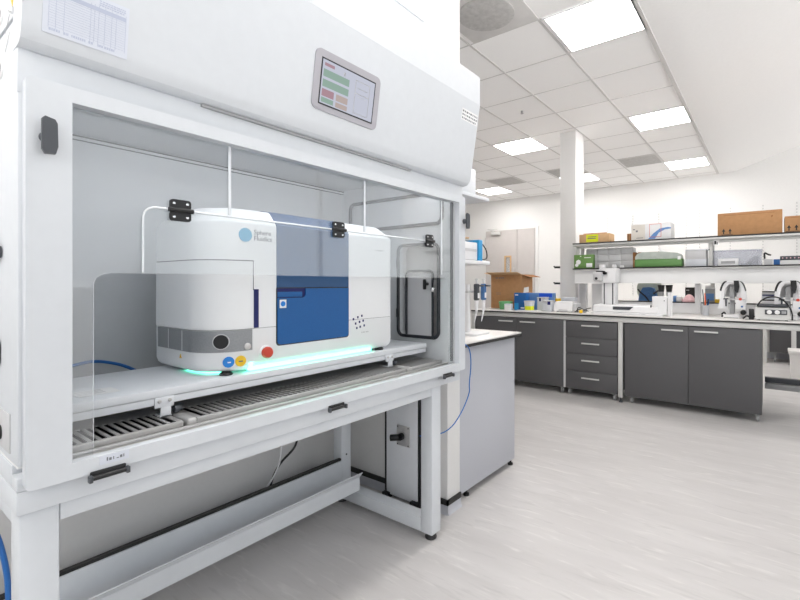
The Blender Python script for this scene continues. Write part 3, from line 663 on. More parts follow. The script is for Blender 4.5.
# hoses and leads around the enclosure
tag(obj('supply_hose', G().tube([(-2.08, 0.45, 0.93), (-2.08, 0.535, 0.945), (-2.08, 0.584, 0.953), (-2.08, 0.631, 0.946), (-2.07, 0.70, 0.92), (-2.03, 0.76, 0.87), (-2.0, 0.80, 0.858)], 0.006, 8, smooth=2), 'bluecab'), 'dark blue hose arching behind the tray inside the enclosure', 'hose')
tag(obj('coolant_tube', G().tube([(-1.70, 1.63, 1.07), (-1.69, 1.645, 1.02), (-1.71, 1.63, 0.97), (-1.72, 1.64, 0.946)], 0.005, 8, smooth=2), 'cyan'), 'short cyan tube at the right end of the white instrument', 'tube')
tag(obj('drain_pump', G().box(-1.78, -1.66, 1.68, 1.80, TZ, TZ + 0.018, 0.005).cyl((-1.74, 1.70, TZ + 0.015), (-1.66, 1.76, TZ + 0.03), 0.011).cyl((-1.70, 1.72, TZ + 0.018), (-1.70, 1.72, TZ + 0.04), 0.012), 'charcoal'), 'small black tube fitting on the tray right of the instrument', 'fitting')
tag(obj('power_cable', G().tube([(-2.08, 1.519, 0.72), (-2.09, 1.52, 0.45), (-2.1, 1.519, 0.377), (-2.1, 1.493, 0.34), (-2.1, 1.413, 0.296), (-2.1, 1.371, 0.241), (-2.1, 1.348, 0.166), (-2.1, 1.33, 0.01)], 0.006, 8, smooth=2), 'black'), 'black cable hanging down the wall behind the enclosure stand', 'cable')
tag(obj('signal_cable', G().tube([(-2.075, 1.42, 0.70), (-2.075, 1.41, 0.34), (-2.08, 1.365, 0.243), (-2.08, 1.32, 0.206), (-2.08, 1.30, 0.158), (-2.08, 1.29, 0.005)], 0.004, 8, smooth=2), 'whitep'), 'thin white cable beside the black cable behind the stand', 'cable')
tag(obj('data_cable', G().tube([(-1.50, 2.14, 0.9175), (-1.40, 2.10, 0.9175), (-1.365, 2.075, 0.912), (-1.36, 2.12, 0.885), (-1.36, 2.135, 0.789), (-1.36, 2.111, 0.681), (-1.36, 2.121, 0.639), (-1.36, 2.041, 0.546), (-1.37, 1.945, 0.473), (-1.42, 1.87, 0.45), (-1.50, 1.85, 0.44)], 0.0032, 8, smooth=2), 'bluecab'), 'thin blue cable draped from the small bench past the wall end', 'cable')
tag(obj('network_cable', G().tube([(-1.75, 0.22, 0.70), (-1.75, 0.275, 0.56), (-1.75, 0.294, 0.465), (-1.75, 0.302, 0.38), (-1.75, 0.30, 0.25), (-1.75, 0.27, 0.11)], 0.007, 8, smooth=2), 'bluecab'), 'bright blue cable hanging under the left end of the enclosure', 'cable')

# utility panel standing behind the stand's right leg
up = thing('utility_panel', 'white upright panel with a steel socket plate behind the stand leg', 'panel', (-1.70, 1.945, 0))
obj('panel', G().box(-1.818, -1.585, 1.928, 1.958, 0.02, 0.71, 0.006), 'powder2', up)
obj('edge_strip', G().box(-1.835, -1.819, 1.935, 1.955, 0.0, 0.71), 'black', up)
obj('edge_strip', G().box(-1.584, -1.568, 1.935, 1.955, 0.0, 0.71), 'black', up)
for x in (-1.81, -1.60): obj('foot', G().box(x - 0.022, x + 0.022, 1.905, 1.95, 0, 0.035, 0.004), 'black', up)
pt = obj('socket_plate', G().box(-1.73, -1.635, 1.921, 1.928, 0.325, 0.44, 0.002), 'steel', up)
obj('connector', G().cyl((-1.69, 1.921, 0.38), (-1.69, 1.90, 0.38), 0.02).cyl((-1.69, 1.90, 0.38), (-1.735, 1.875, 0.375), 0.018), 'black', pt)
for x, z in ((-1.722, 0.333), (-1.643, 0.333), (-1.722, 0.432), (-1.643, 0.432)): obj('screw', G().cyl((x, 1.921, z), (x, 1.919, z), 0.004), 'charcoal', pt)
tag(obj('clip_hanger', G().box(-1.64, -1.615, 1.80, 1.83, 0.70, 0.745, 0.004), 'black'), 'small black clip under the enclosure base beside the right stand leg', 'clip')

# ------------------------------------------------------------------ near bench behind the enclosure
nbn = thing('corner_bench', 'small lab bench with grey end panel and black-edged white top', 'lab bench', (-1.9, 2.45, 0))
obj('worktop', G().box(-2.6, -1.385, 2.10, 2.815, 0.903, 0.9123, 0.001), 'top', nbn)
obj('worktop_edge', G().box(-2.6, -1.384, 2.101, 2.816, 0.886, 0.9025), 'edge', nbn)
obj('end_panel', G().box(-1.455, -1.43, 2.105, 2.80, 0.04, 0.8855, 0.002), 'endpanel', nbn)
obj('side_panel', G().box(-2.58, -1.456, 2.775, 2.80, 0.04, 0.8855, 0.002), 'endpanel', nbn)
for x, y in ((-1.45, 2.22), (-1.45, 2.775), (-2.4, 2.22), (-2.4, 2.775)):
    obj('foot', G().lathe((x, y, 0), [(0.018, 0), (0.018, 0.012), (0.008, 0.016), (0.008, 0.04)], 16), 'black', nbn)
# pipette stand
ps_ = thing('pipette_stand', 'white pipette stand with hanging pipettes on the small corner bench', 'pipette stand', (-1.62, 2.53, 0.913))
obj('stand_base', G().prism(rrect(-1.70, -1.50, 2.40, 2.60, 0.03), 'z', 0.913, 0.925), 'whitep', ps_)
obj('stand_post', G().cyl((-1.62, 2.50, 0.924), (-1.62, 2.50, 1.24), 0.018, 0.014), 'whitep', ps_)
obj('stand_ring', G().box(-1.66, -1.595, 2.46, 2.66, 1.185, 1.20, 0.005), 'lgreyp', ps_)
for i, (x, y, d) in enumerate(((-1.565, 2.52, 'dark pipette nearest the enclosure on the white pipette stand'), (-1.575, 2.625, 'dark pipette at the far side of the white pipette stand'))):
    pp = thing('pipette', d, 'pipette', (x, y, 1.0), 'pipettes hanging on the stand')
    obj('grip', G().box(x - 0.014, x + 0.016, y - 0.018, y + 0.018, 1.135, 1.245, 0.008), 'charcoal' if i == 0 else 'denim', pp)
    obj('plunger', G().cyl((x, y, 1.245), (x, y, 1.27), 0.006).cyl((x, y, 1.27), (x, y, 1.278), 0.012), 'lgreyp', pp)
    obj('shaft', G().cyl((x, y, 1.135), (x, y, 1.06), 0.014, 0.008).cyl((x, y, 1.06), (x - 0.008, y - 0.012, 0.99), 0.006, 0.0025), 'whitep', pp)
    obj('finger_hook', G().box(x + 0.014, x + 0.042, y - 0.008, y + 0.03, 1.226, 1.238, 0.004), 'charcoal', pp)
    obj('volume_window', G().box(x + 0.0155, x + 0.017, y - 0.01, y + 0.01, 1.15, 1.185), 'label', pp)
# bracket shelf with pump above the bench, and a small hood above it
shf = thing('bracket_shelf', 'white bracket shelf above the small corner bench', 'shelf', (-1.8, 2.42, 1.377))
obj('shelf_board', G().box(-2.05, -1.60, 2.097, 2.757, 1.377, 1.402, 0.003), 'whitep', shf)
obj('bracket', G().prism([(2.097, 1.377), (2.40, 1.377), (2.097, 1.22)], 'x', -1.85, -1.82), 'whitep', shf)
pmp = thing('gas_module', 'white module with a bright blue end plate on the bracket shelf', 'lab device', (-1.75, 2.4, 1.402))
obj('housing', G().box(-1.86, -1.615, 2.11, 2.614, 1.405, 1.525, 0.006), 'whitep', pmp)
obj('end_plate', G().box(-1.87, -1.605, 2.615, 2.665, 1.402, 1.545, 0.004), 'cyan', pmp)
obj('groove', G().box(-1.616, -1.613, 2.12, 2.60, 1.462, 1.480), 'lgreyp', pmp)
obj('valve', G().cyl((-1.68, 2.50, 1.535), (-1.68, 2.50, 1.56), 0.012).cyl((-1.68, 2.38, 1.545), (-1.68, 2.60, 1.56), 0.006).box(-1.70, -1.66, 2.44, 2.48, 1.535, 1.565, 0.004), 'oak', pmp)
obj('hose', G().tube([(-1.66, 2.66, 1.54), (-1.66, 2.74, 1.535), (-1.655, 2.80, 1.49), (-1.65, 2.805, 1.43), (-1.65, 2.76, 1.415), (-1.66, 2.70, 1.42)], 0.004, 8, smooth=2), 'black', pmp)
hh = thing('extraction_hood', 'white extraction box with a flat flange on the wall end beside the enclosure', 'extraction hood', (-1.85, 2.4, 1.822))
obj('hood_box', G().box(-2.15, -1.62, 2.097, 2.60, 1.845, 2.02, 0.004), 'powder', hh)
obj('hood_flange', G().box(-2.2, -1.60, 2.097, 2.745, 1.822, 1.845, 0.003), 'powder', hh)

# ------------------------------------------------------------------ island bench
isl = thing('island_bench', 'long lab bench with black-edged white worktop across the room', 'lab bench', (-1.2, 5.2, 0))
BX0, BX1, BY0, BY1, WZ = -3.115, 1.6, 4.885, 5.70, 0.913
obj('worktop', G().prism([(BX0, BY0), (BX1, BY0), (BX1, BY1), (-1.97, BY1), (-1.97, 5.55), (-2.20, 5.55), (-2.20, BY1), (BX0, BY1)], 'z', 0.903, WZ - 0.0007), 'top', isl)
obj('worktop_edge', G().box(BX0 - 0.001, BX1, BY0 - 0.001, 5.549, 0.889, 0.9025), 'edge', isl)
obj('front_rail', G().box(BX0, BX1, BY0 + 0.012, BY0 + 0.05, 0.838, 0.8885, 0.003), 'alu', isl)
for x in (BX0 + 0.025, -1.273, 1.2):
    lg = obj('leg', G().box(x - 0.022, x + 0.022, BY0 + 0.008, BY0 + 0.052, 0.05, 0.838, 0.004), 'alu', isl)
    obj('levelling_foot', G().lathe((x, BY0 + 0.03, 0), [(0.02, 0), (0.02, 0.012), (0.008, 0.016), (0.008, 0.052)], 16), 'charcoal', lg)
obj('stretcher', G().box(-0.05, 1.6, 5.50, 5.56, 0.266, 0.315, 0.003), 'charcoal', isl)
obj('stretcher', G().box(-0.05, 1.6, 5.50, 5.56, 0.200, 0.258, 0.003), 'greyp', isl)
CY0, CY1 = BY0 + 0.018, BY0 + 0.60
def caster(par, x, y):
    g = G(); g.cyl((x - 0.009, y, 0.03), (x + 0.009, y, 0.03), 0.03, n=18)
    w = obj('castor', g, 'greyp', par)
    obj('castor_fork', G().box(x - 0.016, x - 0.011, y - 0.012, y + 0.02, 0.03, 0.066).box(x + 0.011, x + 0.016, y - 0.012, y + 0.02, 0.03, 0.066).box(x - 0.016, x + 0.016, y - 0.014, y + 0.022, 0.0655, 0.072), 'chrome', w)
def dhandle(par, x0, x1, z, y):
    obj('handle', G().box(x0, x1, y - 0.032, y - 0.024, z - 0.008, z + 0.008, 0.003).cyl((x0 + 0.015, y - 0.025, z), (x0 + 0.015, y, z), 0.005).cyl((x1 - 0.015, y - 0.025, z), (x1 - 0.015, y, z), 0.005), 'alu', par)
def cupboard(x0, x1, label):
    c = thing('base_cabinet', label, 'cabinet', ((x0 + x1) / 2, CY0, 0), 'dark grey cabinets under the long bench')
    obj('carcass', G().box(x0, x1, CY0 + 0.022, CY1, 0.072, 0.825, 0.002), 'cab', c)
    xm = (x0 + x1) / 2 + 0.005
    d = obj('door', G().box(x0, xm - 0.0015, CY0, CY0 + 0.02, 0.074, 0.828, 0.002), 'cab', c)
    dhandle(d, xm - 0.235, xm - 0.042, 0.788, CY0)
    d = obj('door', G().box(xm + 0.0015, x1, CY0, CY0 + 0.02, 0.074, 0.828, 0.002), 'cab', c)
    dhandle(d, xm + 0.052, xm + 0.248, 0.788, CY0)
    for x in (x0 + 0.06, x1 - 0.03):
        for y in (CY0 + 0.06, CY1 - 0.06): caster(c, x, y)
    return c
cupboard(-3.065, -1.893, 'dark grey two-door cabinet at the left end of the long bench')
cupboard(-1.232, -0.066, 'dark grey two-door cabinet right of the bench leg')
c = thing('drawer_cabinet', 'dark grey four-drawer cabinet between the two-door cabinets', 'cabinet', (-1.58, CY0, 0), 'dark grey cabinets under the long bench')
x0, x1 = -1.866, -1.305
obj('carcass', G().box(x0, x1, CY0 + 0.022, CY1, 0.072, 0.825, 0.002), 'cab', c)
obj('edge_strip', G().box(-1.892, -1.868, CY0 + 0.004, CY0 + 0.03, 0.075, 0.825), 'lgreyp', c)
zs = [0.828, 0.648, 0.466, 0.275, 0.074]
for i in range(4):
    d = obj('drawer', G().box(x0, x1, CY0, CY0 + 0.02, zs[i + 1] + 0.0025, zs[i] - 0.0025, 0.002), 'cab', c)
    dhandle(d, -1.68, -1.485, (zs[i] - 0.045, zs[i] - 0.06, zs[i] - 0.066, zs[i] - 0.066)[i], CY0)
for x in (x0 + 0.03, x1 - 0.04):
    for y in (CY0 + 0.06, CY1 - 0.06): caster(c, x, y)

# shelf unit on the bench spine
sh = thing('bench_shelving', 'two-tier black-edged shelving above the long bench', 'shelving', (-0.5, 5.5, WZ))
SX0, SX1 = -1.93, 1.6
for z, ya in ((1.727, 5.30), (1.425, 5.30)):
    s_ = obj('shelf', G().box(SX0, SX1, ya + 0.001, 5.62, z - 0.034 if z > 1.5 else z - 0.024, z - 0.0145, 0.001), 'alu', sh)
    obj('shelf_edge', G().box(SX0 - 0.001, SX1, ya, 5.62, z - 0.014, z), 'edge', s_)
    if z > 1.5: obj('shelf_rail', G().box(SX0 + 0.05, SX1, ya + 0.06, ya + 0.09, z - 0.062, z - 0.0345, 0.002), 'alu', s_)
for x in (-1.91, -0.505, 0.90):
    obj('upright', G().box(x - 0.018, x + 0.018, 5.40, 5.44, 1.425, 1.70, 0.003), 'alu', sh)
    obj('upright', G().box(x - 0.018, x + 0.018, 5.585, 5.615, 1.20, 1.70, 0.003), 'alu', sh)
obj('back_panel', G().box(-1.925, SX1, 5.355, 5.38, 1.2475, 1.4005, 0.002), 'panelw', sh)
obj('post', G().box(-0.668, -0.614, 5.56, 5.62, WZ, 1.243, 0.003), 'whitep', sh)
obj('post', G().box(-1.95, -1.865, 5.58, 5.66, WZ, 1.243, 0.003), 'lgreyp', sh)
obj('post', G().box(-1.79, -1.645, 5.58, 5.62, WZ, 1.243, 0.003), 'whitep', sh)
obj('post', G().box(0.75, 0.80, 5.56, 5.62, WZ, 1.243, 0.003), 'whitep', sh)
lg = obj('ledge', G().box(-1.64, SX1, 5.625, 5.80, WZ, 1.028, 0.002), 'whitep', sh)
obj('ledge_edge', G().box(-1.64, SX1, 5.620, 5.80, 1.0285, 1.0363), 'edge', lg)
tg = obj('price_tag', G().box(-0.475, -0.425, 5.3585, 5.3595, 1.635, 1.69), 'label', sh)
obj('print', G().box(-0.468, -0.452, 5.3575, 5.3586, 1.645, 1.68).box(-0.448, -0.44, 5.3575, 5.3586, 1.642, 1.668), 'black', tg)
obj('shelf_pin', G().cyl((-0.52, 5.398, 1.595), (-0.52, 5.39, 1.595), 0.006), 'black', sh)

TS, LS = 1.7277, 1.4257
def carton(name, label, x0, x1, y0, y1, z0, z1, mat, group=None, tape=True):
    t = thing(name, label, 'box', ((x0 + x1) / 2, (y0 + y1) / 2, z0), group)
    obj('carton', G().box(x0, x1, y0, y1, z0, z1, 0.003), mat, t)
    return t
def arrows(par, x, y, z, s=1.0, mat='ink'):
    g = G()
    for dx in (-0.022, 0.022):
        g.prism([(x + (dx - 0.012) * s, z + 0.022 * s), (x + (dx + 0.012) * s, z + 0.022 * s), (x + dx * s, z + 0.045 * s)], 'y', y - 0.0008, y)
        g.box(x + (dx - 0.004) * s, x + (dx + 0.004) * s, y - 0.0008, y, z + 0.002 * s, z + 0.022 * s)
    g.box(x - 0.04 * s, x + 0.04 * s, y - 0.0008, y, z - 0.006 * s, z - 0.002 * s)
    obj('arrow_print', g, mat, par)
t = carton('cardboard_box', 'long brown cardboard box on the top shelf', -0.44, 0.088, 5.36, 5.60, TS, 1.955, 'card', 'cardboard boxes on the top shelf')
arrows(t, -0.36, 5.36, TS + 0.015, 1.25, 'black'); obj('flap_seam', G().box(-0.39, 0.03, 5.359, 5.3602, 1.930, 1.933), 'card2', t); obj('stamp', G().prism([(0.0, 1.90), (0.018, 1.905), (0.006, 1.88)], 'y', 5.3592, 5.36), 'card2', t)
t = carton('cardboard_box', 'smaller brown cardboard box on the top shelf at the right picture edge', 0.105, 0.36, 5.36, 5.60, TS, 1.882, 'card', 'cardboard boxes on the top shelf')
arrows(t, 0.165, 5.36, TS + 0.015, 1.25, 'black'); obj('flap_seam', G().box(0.12, 0.35, 5.359, 5.3602, 1.865, 1.868), 'card2', t)
t = carton('kit_box', 'white kit box with a blue wave and red frame on the top shelf', -1.275, -0.868, 5.36, 5.58, TS, 1.908, 'whitep')
obj('blue_wave', G().prism([(-1.10, 1.735), (-1.04, 1.80), (-0.98, 1.845), (-0.90, 1.857), (-0.87, 1.852), (-0.87, 1.838), (-0.93, 1.832), (-0.99, 1.80), (-1.03, 1.735)], 'y', 5.3588, 5.36), 'bblue2', t)
obj('red_frame', G().prism(rect(-1.085, -0.965, 1.755, 1.90), 'y', 5.3584, 5.3594, holes=[rect(-1.081, -0.969, 1.759, 1.896)]), 'red', t)
obj('side_label', G().box(-1.272, -1.13, 5.3588, 5.36, 1.732, 1.90), 'paperb', t); obj('print', G().box(-1.225, -1.205, 5.3582, 5.3589, 1.82, 1.84).box(-1.255, -1.235, 5.3582, 5.3589, 1.845, 1.855).box(-1.22, -1.15, 5.3582, 5.3589, 1.75, 1.756), 'ink', t)
t = carton('cardboard_box', 'open pale cardboard box with a yellow label on the top shelf', -1.87, -1.515, 5.36, 5.57, TS, 1.832, 'cardlt', 'cardboard boxes on the top shelf')
obj('yellow_label', G().box(-1.785, -1.645, 5.3585, 5.36, 1.738, 1.826), 'lime', t); obj('print', G().box(-1.765, -1.665, 5.3578, 5.3586, 1.795, 1.803).box(-1.77, -1.67, 5.3578, 5.3586, 1.775, 1.786), 'ink', t)
obj('flap', G().prism([(5.365, 1.832), (5.43, 1.85), (5.432, 1.846), (5.368, 1.828)], 'x', -1.83, -1.56), 'card2', t)
t = carton('cardboard_box', 'narrow brown cardboard box between the yellow-label box and the white kit box', -1.335, -1.284, 5.42, 5.60, TS, 1.815, 'card2', 'cardboard boxes on the top shelf'); obj('tape', G().box(-1.316, -1.304, 5.4192, 5.42, TS, 1.815), 'card', t)
t = carton('carton', 'small green carton at the left end of the lower shelf', -1.925, -1.69, 5.33, 5.39, LS, 1.588, 'green')
obj('leaf_print', G().lathe((-1.87, 5.33, 1.50), [(0.03, 0), (0.02, -0.0008)], 9, 'y').lathe((-1.89, 5.33, 1.465), [(0.022, 0), (0.016, -0.0008)], 7, 'y'), 'label', t)
obj('white_label', G().box(-1.775, -1.705, 5.3288, 5.33, 1.437, 1.485), 'label', t); obj('white_print', G().box(-1.80, -1.72, 5.3288, 5.33, 1.548, 1.556).box(-1.85, -1.835, 5.3288, 5.33, 1.565, 1.575), 'label', t)
dc = thing('drawer_tower', 'grey small-parts drawer cabinet on the lower shelf behind the white caps', 'drawer unit', (-1.54, 5.5, LS))
obj('cabinet_body', G().box(-1.815, -1.275, 5.452, 5.58, LS, 1.662, 0.002), 'lgreyp', dc)
for i in range(4):
    for k in range(3):
        xa = -1.812 + i * 0.1345; za = LS + 0.004 + k * 0.078
        d = obj('drawer', G().box(xa + 0.001, xa + 0.132, 5.443, 5.452, za, za + 0.074, 0.002), 'lgreyp', dc)
for i, (xa, xb, hh_) in enumerate(((-1.634, -1.554, 0.04), (-1.486, -1.436, 0.038), (-1.397, -1.353, 0.03))):
    tag(obj('bottle_cap', G().lathe(((xa + xb) / 2, 5.36, LS), [((xb - xa) / 2, 0), ((xb - xa) / 2, hh_ * .7), ((xb - xa) / 2 * .8, hh_)], 18), 'whitep'), ('largest white cap on the lower shelf in front of the drawers', 'middle one of the three white caps on the lower shelf', 'smallest white cap on the lower shelf beside the brown carton')[i], 'cap', 'white caps on the lower shelf')
t = carton('carton', 'brown carton standing left of the green tray on the lower shelf', -1.272, -1.245, 5.42, 5.57, LS, 1.60, 'card2'); obj('open_front', G().box(-1.268, -1.250, 5.418, 5.4205, LS + 0.01, 1.51), 'card', t)
t = carton('carton', 'flat brown carton behind the green tray on the lower shelf', -1.235, -0.99, 5.50, 5.57, LS, 1.603, 'card2'); obj('tape', G().box(-1.12, -1.09, 5.4992, 5.5002, LS, 1.603), 'card', t)
gt = thing('green_tray', 'green tray with frosted domed cover on the lower shelf', 'tray', (-0.99, 5.40, LS))
obj('tray', G().box(-1.232, -0.757, 5.32, 5.485, LS, 1.512, 0.012, 3), 'greenp', gt)
obj('cover', G().prism([(-1.225, 1.513), (-0.765, 1.513), (-0.775, 1.555), (-0.80, 1.572), (-0.95, 1.59), (-1.15, 1.592), (-1.205, 1.575), (-1.225, 1.54)], 'y', 5.325, 5.48), 'frostg', gt)
obj('folded_card', G().prism([(-0.99, 1.592), (-0.93, 1.592), (-0.985, 1.635)], 'y', 5.40, 5.405), 'label', gt); obj('clasp', G().box(-0.80, -0.77, 5.318, 5.325, 1.50, 1.535, 0.003), 'label', gt)
t = thing('clear_box', 'shallow clear box under the grey lid box on the lower shelf', 'box', (-0.63, 5.45, LS)); obj('container', G().box(-0.735, -0.54, 5.36, 5.56, LS, 1.508, 0.006), 'frost', t); obj('rim', G().box(-0.738, -0.537, 5.357, 5.563, 1.500, 1.508, 0.002), 'lgreyp', t)
t = thing('lidded_box', 'grey box stacked on the shallow clear box beside the shelf upright', 'box', (-0.63, 5.45, 1.508)); obj('container', G().box(-0.732, -0.543, 5.362, 5.555, 1.508, 1.60, 0.004), 'lgreyp', t); obj('lid', G().box(-0.736, -0.539, 5.358, 5.56, 1.590, 1.603, 0.003), 'frost', t)
bc = thing('clear_crate', 'large clear plastic crate on the lower shelf under the long cardboard box', 'crate', (-0.28, 5.47, LS))
g = G(); g.box(-0.482, -0.072, 5.455, 5.459, LS, 1.585); g.box(-0.482, -0.072, 5.575, 5.579, LS, 1.585); g.box(-0.482, -0.478, 5.459, 5.575, LS, 1.585); g.box(-0.076, -0.072, 5.459, 5.575, LS, 1.585); g.box(-0.478, -0.076, 5.459, 5.575, LS, LS + 0.004)
obj('crate_wall', g, 'tub', bc); obj('crate_rim', G().prism(rect(-0.486, -0.068, 5.45, 5.583), 'z', 1.578, 1.588, holes=[rect(-0.478, -0.076, 5.458, 5.576)]), 'tub', bc)
t = thing('power_unit', 'white device with dark slot in front of the clear crate', 'device', (-0.35, 5.40, LS)); obj('housing', G().box(-0.436, -0.262, 5.36, 5.44, LS, 1.497, 0.006), 'whitep', t); obj('slot', G().box(-0.41, -0.29, 5.3585, 5.3602, 1.445, 1.472, 0.0), 'greyp', t)
t = thing('charger', 'grey angular charger inside the clear crate', 'device', (-0.2, 5.51, LS + 0.0048)); obj('housing', G().prism([(-0.24, LS + 0.0048), (-0.10, LS + 0.0048), (-0.10, 1.52), (-0.14, 1.52)], 'y', 5.48, 5.54), 'lgreyp', t); obj('switch', G().box(-0.18, -0.16, 5.477, 5.480, 1.44, 1.46), 'greyp', t)
t = thing('low_box', 'low grey box with a white paper slip on the lower shelf', 'box', (-0.01, 5.45, LS)); obj('container', G().box(-0.055, 0.016, 5.38, 5.52, LS, 1.485, 0.004), 'lgreyp', t); obj('paper_slip', G().box(-0.045, 0.008, 5.40, 5.48, 1.4855, 1.489), 'label', t)
tag(obj('bent_lamp', G().tube([(-0.045, 5.56, 1.436), (-0.055, 5.55, 1.53), (-0.05, 5.53, 1.555), (-0.03, 5.50, 1.535), (0.0, 5.49, 1.525)], 0.008, 8, smooth=2), 'black'), 'curved black lamp arm above the low grey box', 'lamp')
t = thing('tube_rack', 'dark dotted tube rack on white base with a blue end, right end of lower shelf', 'rack', (0.18, 5.45, LS)); obj('rack_base', G().box(0.075, 0.36, 5.38, 5.50, LS, 1.468, 0.004), 'label', t); obj('rack_top', G().box(0.07, 0.36, 5.375, 5.505, 1.4685, 1.507, 0.004), 'charcoal', t); obj('end_block', G().box(0.02, 0.069, 5.375, 5.505, LS, 1.478, 0.004), 'bblue', t)
g = G()
for k in range(9): g.lathe((0.09 + k * 0.03, 5.375, 1.488), [(0.006, 0), (0.005, -0.002)], 8, 'y')
obj('tube_cap', g, 'pink', t)

# ------------------------------------------------------------------ things on the worktop
cb = thing('cardboard_box', 'large open cardboard box with flaps at the left end of the long bench', 'box', (-2.75, 5.4, WZ))
obj('carton', G().box(-3.06, -2.60, 5.30, 5.62, WZ, 1.36, 0.003), 'card', cb)
obj('flap', G().prism([(5.30, 1.356), (5.17, 1.385), (5.17, 1.390), (5.30, 1.362)], 'x', -3.06, -2.60), 'cardlt', cb)
obj('flap', G().prism([(-3.06, 1.357), (-3.17, 1.383), (-3.17, 1.388), (-3.06, 1.363)], 'y', 5.30, 5.62), 'cardlt', cb)
obj('flap', G().prism([(-2.60, 1.357), (-2.485, 1.325), (-2.485, 1.330), (-2.60, 1.363)], 'y', 5.30, 5.62), 'card2', cb)
g = G()
for i, w in enumerate((0.02, 0.012, 0.018, 0.02, 0.016)): g.box(-2.99 + i * 0.027, -2.99 + i * 0.027 + w, 5.2992, 5.30, 1.31, 1.325)
for i, w in enumerate((0.02, 0.012, 0.016)): g.box(-2.98 + i * 0.026, -2.98 + i * 0.026 + w, 5.2992, 5.30, 1.115, 1.12)
g.box(-2.98, -2.91, 5.2992, 5.30, 1.098, 1.102)
obj('print', g, 'ink', cb)
obj('shipping_label', G().prism([(5.34, 1.12), (5.50, 1.13), (5.50, 1.20), (5.36, 1.19)], 'x', -2.60, -2.5988), 'label', cb)
t = thing('green_tub', 'round green tub in front of the open cardboard box', 'tub', (-2.77, 5.12, WZ)); obj('tub', G().lathe((-2.74, 5.12, WZ), [(0.075, 0), (0.085, 0.08)], 24), 'mint', t); obj('lid', G().lathe((-2.74, 5.12, WZ), [(0.09, 0.081), (0.09, 0.098), (0.08, 0.104)], 24), 'mint', t)
t = thing('small_carton', 'small plain white carton between the green tub and blue kit box', 'box', (-2.63, 5.0, WZ)); obj('carton', G().box(-2.685, -2.60, 4.98, 5.05, WZ, 0.99, 0.002), 'label', t); obj('tuck_flap', G().box(-2.68, -2.605, 4.9785, 4.98, 0.975, 0.988), 'paper', t)
t = thing('kit_box', 'dark blue upright kit box with a pale stripe on the long bench', 'box', (-2.51, 5.1, WZ)); obj('carton', G().box(-2.59, -2.432, 5.06, 5.17, WZ, 1.128, 0.003), 'bblue', t); obj('pale_stripe', G().box(-2.585, -2.53, 5.0588, 5.06, WZ + 0.005, 1.0), 'cyan', t); obj('white_print', G().box(-2.575, -2.535, 5.0586, 5.06, 1.095, 1.108).box(-2.50, -2.45, 5.0586, 5.06, 0.935, 0.95), 'label', t)
t = thing('kit_box', 'long pale blue box lying behind the upright blue kit box', 'box', (-2.36, 5.28, WZ)); obj('carton', G().box(-2.555, -2.165, 5.25, 5.36, WZ, 1.125, 0.003), 'bblue2', t); obj('blue_corner', G().box(-2.34, -2.17, 5.2488, 5.25, 1.075, 1.12), 'bright', t); obj('white_print', G().box(-2.53, -2.49, 5.2486, 5.25, 1.095, 1.106), 'label', t)
t = thing('reagent_tub', 'clear-topped tub of bright yellow-green liquid on the long bench', 'tub', (-2.355, 5.02, WZ)); obj('liquid', G().lathe((-2.355, 5.0, WZ), [(0.054, 0), (0.058, 0.06)], 22), 'lime', t); obj('upper_wall', G().lathe((-2.355, 5.0, WZ), [(0.058, 0.061), (0.062, 0.108)], 22), 'frost', t); obj('lid', G().lathe((-2.355, 5.0, WZ), [(0.065, 0.109), (0.065, 0.122)], 22), 'lgreyp', t)
for i, (x0, x1, y0, h, l) in enumerate(((-2.30, -2.195, 5.10, 0.165, 'taller frosted box right of the yellow-green tub'), (-2.19, -2.09, 5.02, 0.13, 'lower frosted box with dark corner beside the white printer'))):
    t = thing('frosted_box', l, 'box', ((x0 + x1) / 2, y0 + .06, WZ), 'frosted boxes on the bench'); obj('container', G().box(x0, x1, y0, y0 + 0.11, WZ, WZ + h - 0.02, 0.008), 'frost', t); obj('lid', G().box(x0 - 0.004, x1 + 0.004, y0 - 0.004, y0 + 0.114, WZ + h - 0.019, WZ + h, 0.005), 'lgreyp', t); obj('dark_clip', G().box(x0 + 0.03 if i == 0 else x1 - 0.04, x0 + 0.05 if i == 0 else x1 - 0.005, y0 - 0.006, y0 - 0.002, WZ + h - 0.05, WZ + h - 0.01), 'inavy', t)
tag(obj('dropper_bottle', G().lathe((-2.15, 5.38, WZ), [(0.02, 0), (0.02, 0.11), (0.04, 0.112), (0.04, 0.145)], 18), 'yellow'), 'small yellow-capped bottle behind the frosted boxes', 'bottle')
tag(obj('tissue_sheet', G().prism([(-2.48, 4.93), (-2.22, 4.93), (-2.20, 4.985), (-2.44, 4.965)], 'z', WZ, WZ + 0.012), 'label'), 'white folded tissue at the bench front by the yellow-green tub', 'tissue')
t = thing('label_printer', 'white rounded printer on the long bench left of the column', 'printer', (-1.95, 5.1, WZ)); obj('housing', G().prism([(5.03, WZ + 0.008), (5.03, WZ + 0.06), (5.06, WZ + 0.115), (5.20, WZ + 0.12), (5.22, WZ + 0.008)], 'x', -2.06, -1.835), 'whitep', t); obj('paper_exit', G().prism(rrect(-2.0, -1.89, WZ + 0.012, WZ + 0.03, 0.008), 'y', 5.0285, 5.0305), 'lgreyp', t); obj('side_cap', G().box(-1.834, -1.79, 5.05, 5.20, WZ + 0.005, WZ + 0.10, 0.012), 'lgreyp', t)
for x in (-2.03, -1.86): obj('foot', G().cyl((x, 5.08, WZ), (x, 5.08, WZ + 0.009), 0.012), 'black', t)
t = thing('tip_rack', 'stack of grey pipette tip boxes behind the white printer', 'box', (-2.0, 5.4, WZ)); 
for k in range(3): obj('tip_tray', G().box(-2.085, -1.93, 5.36, 5.48, WZ + 0.055 * k, WZ + 0.05 + 0.055 * k, 0.004), 'frost' if k != 1 else 'lgreyp', t)
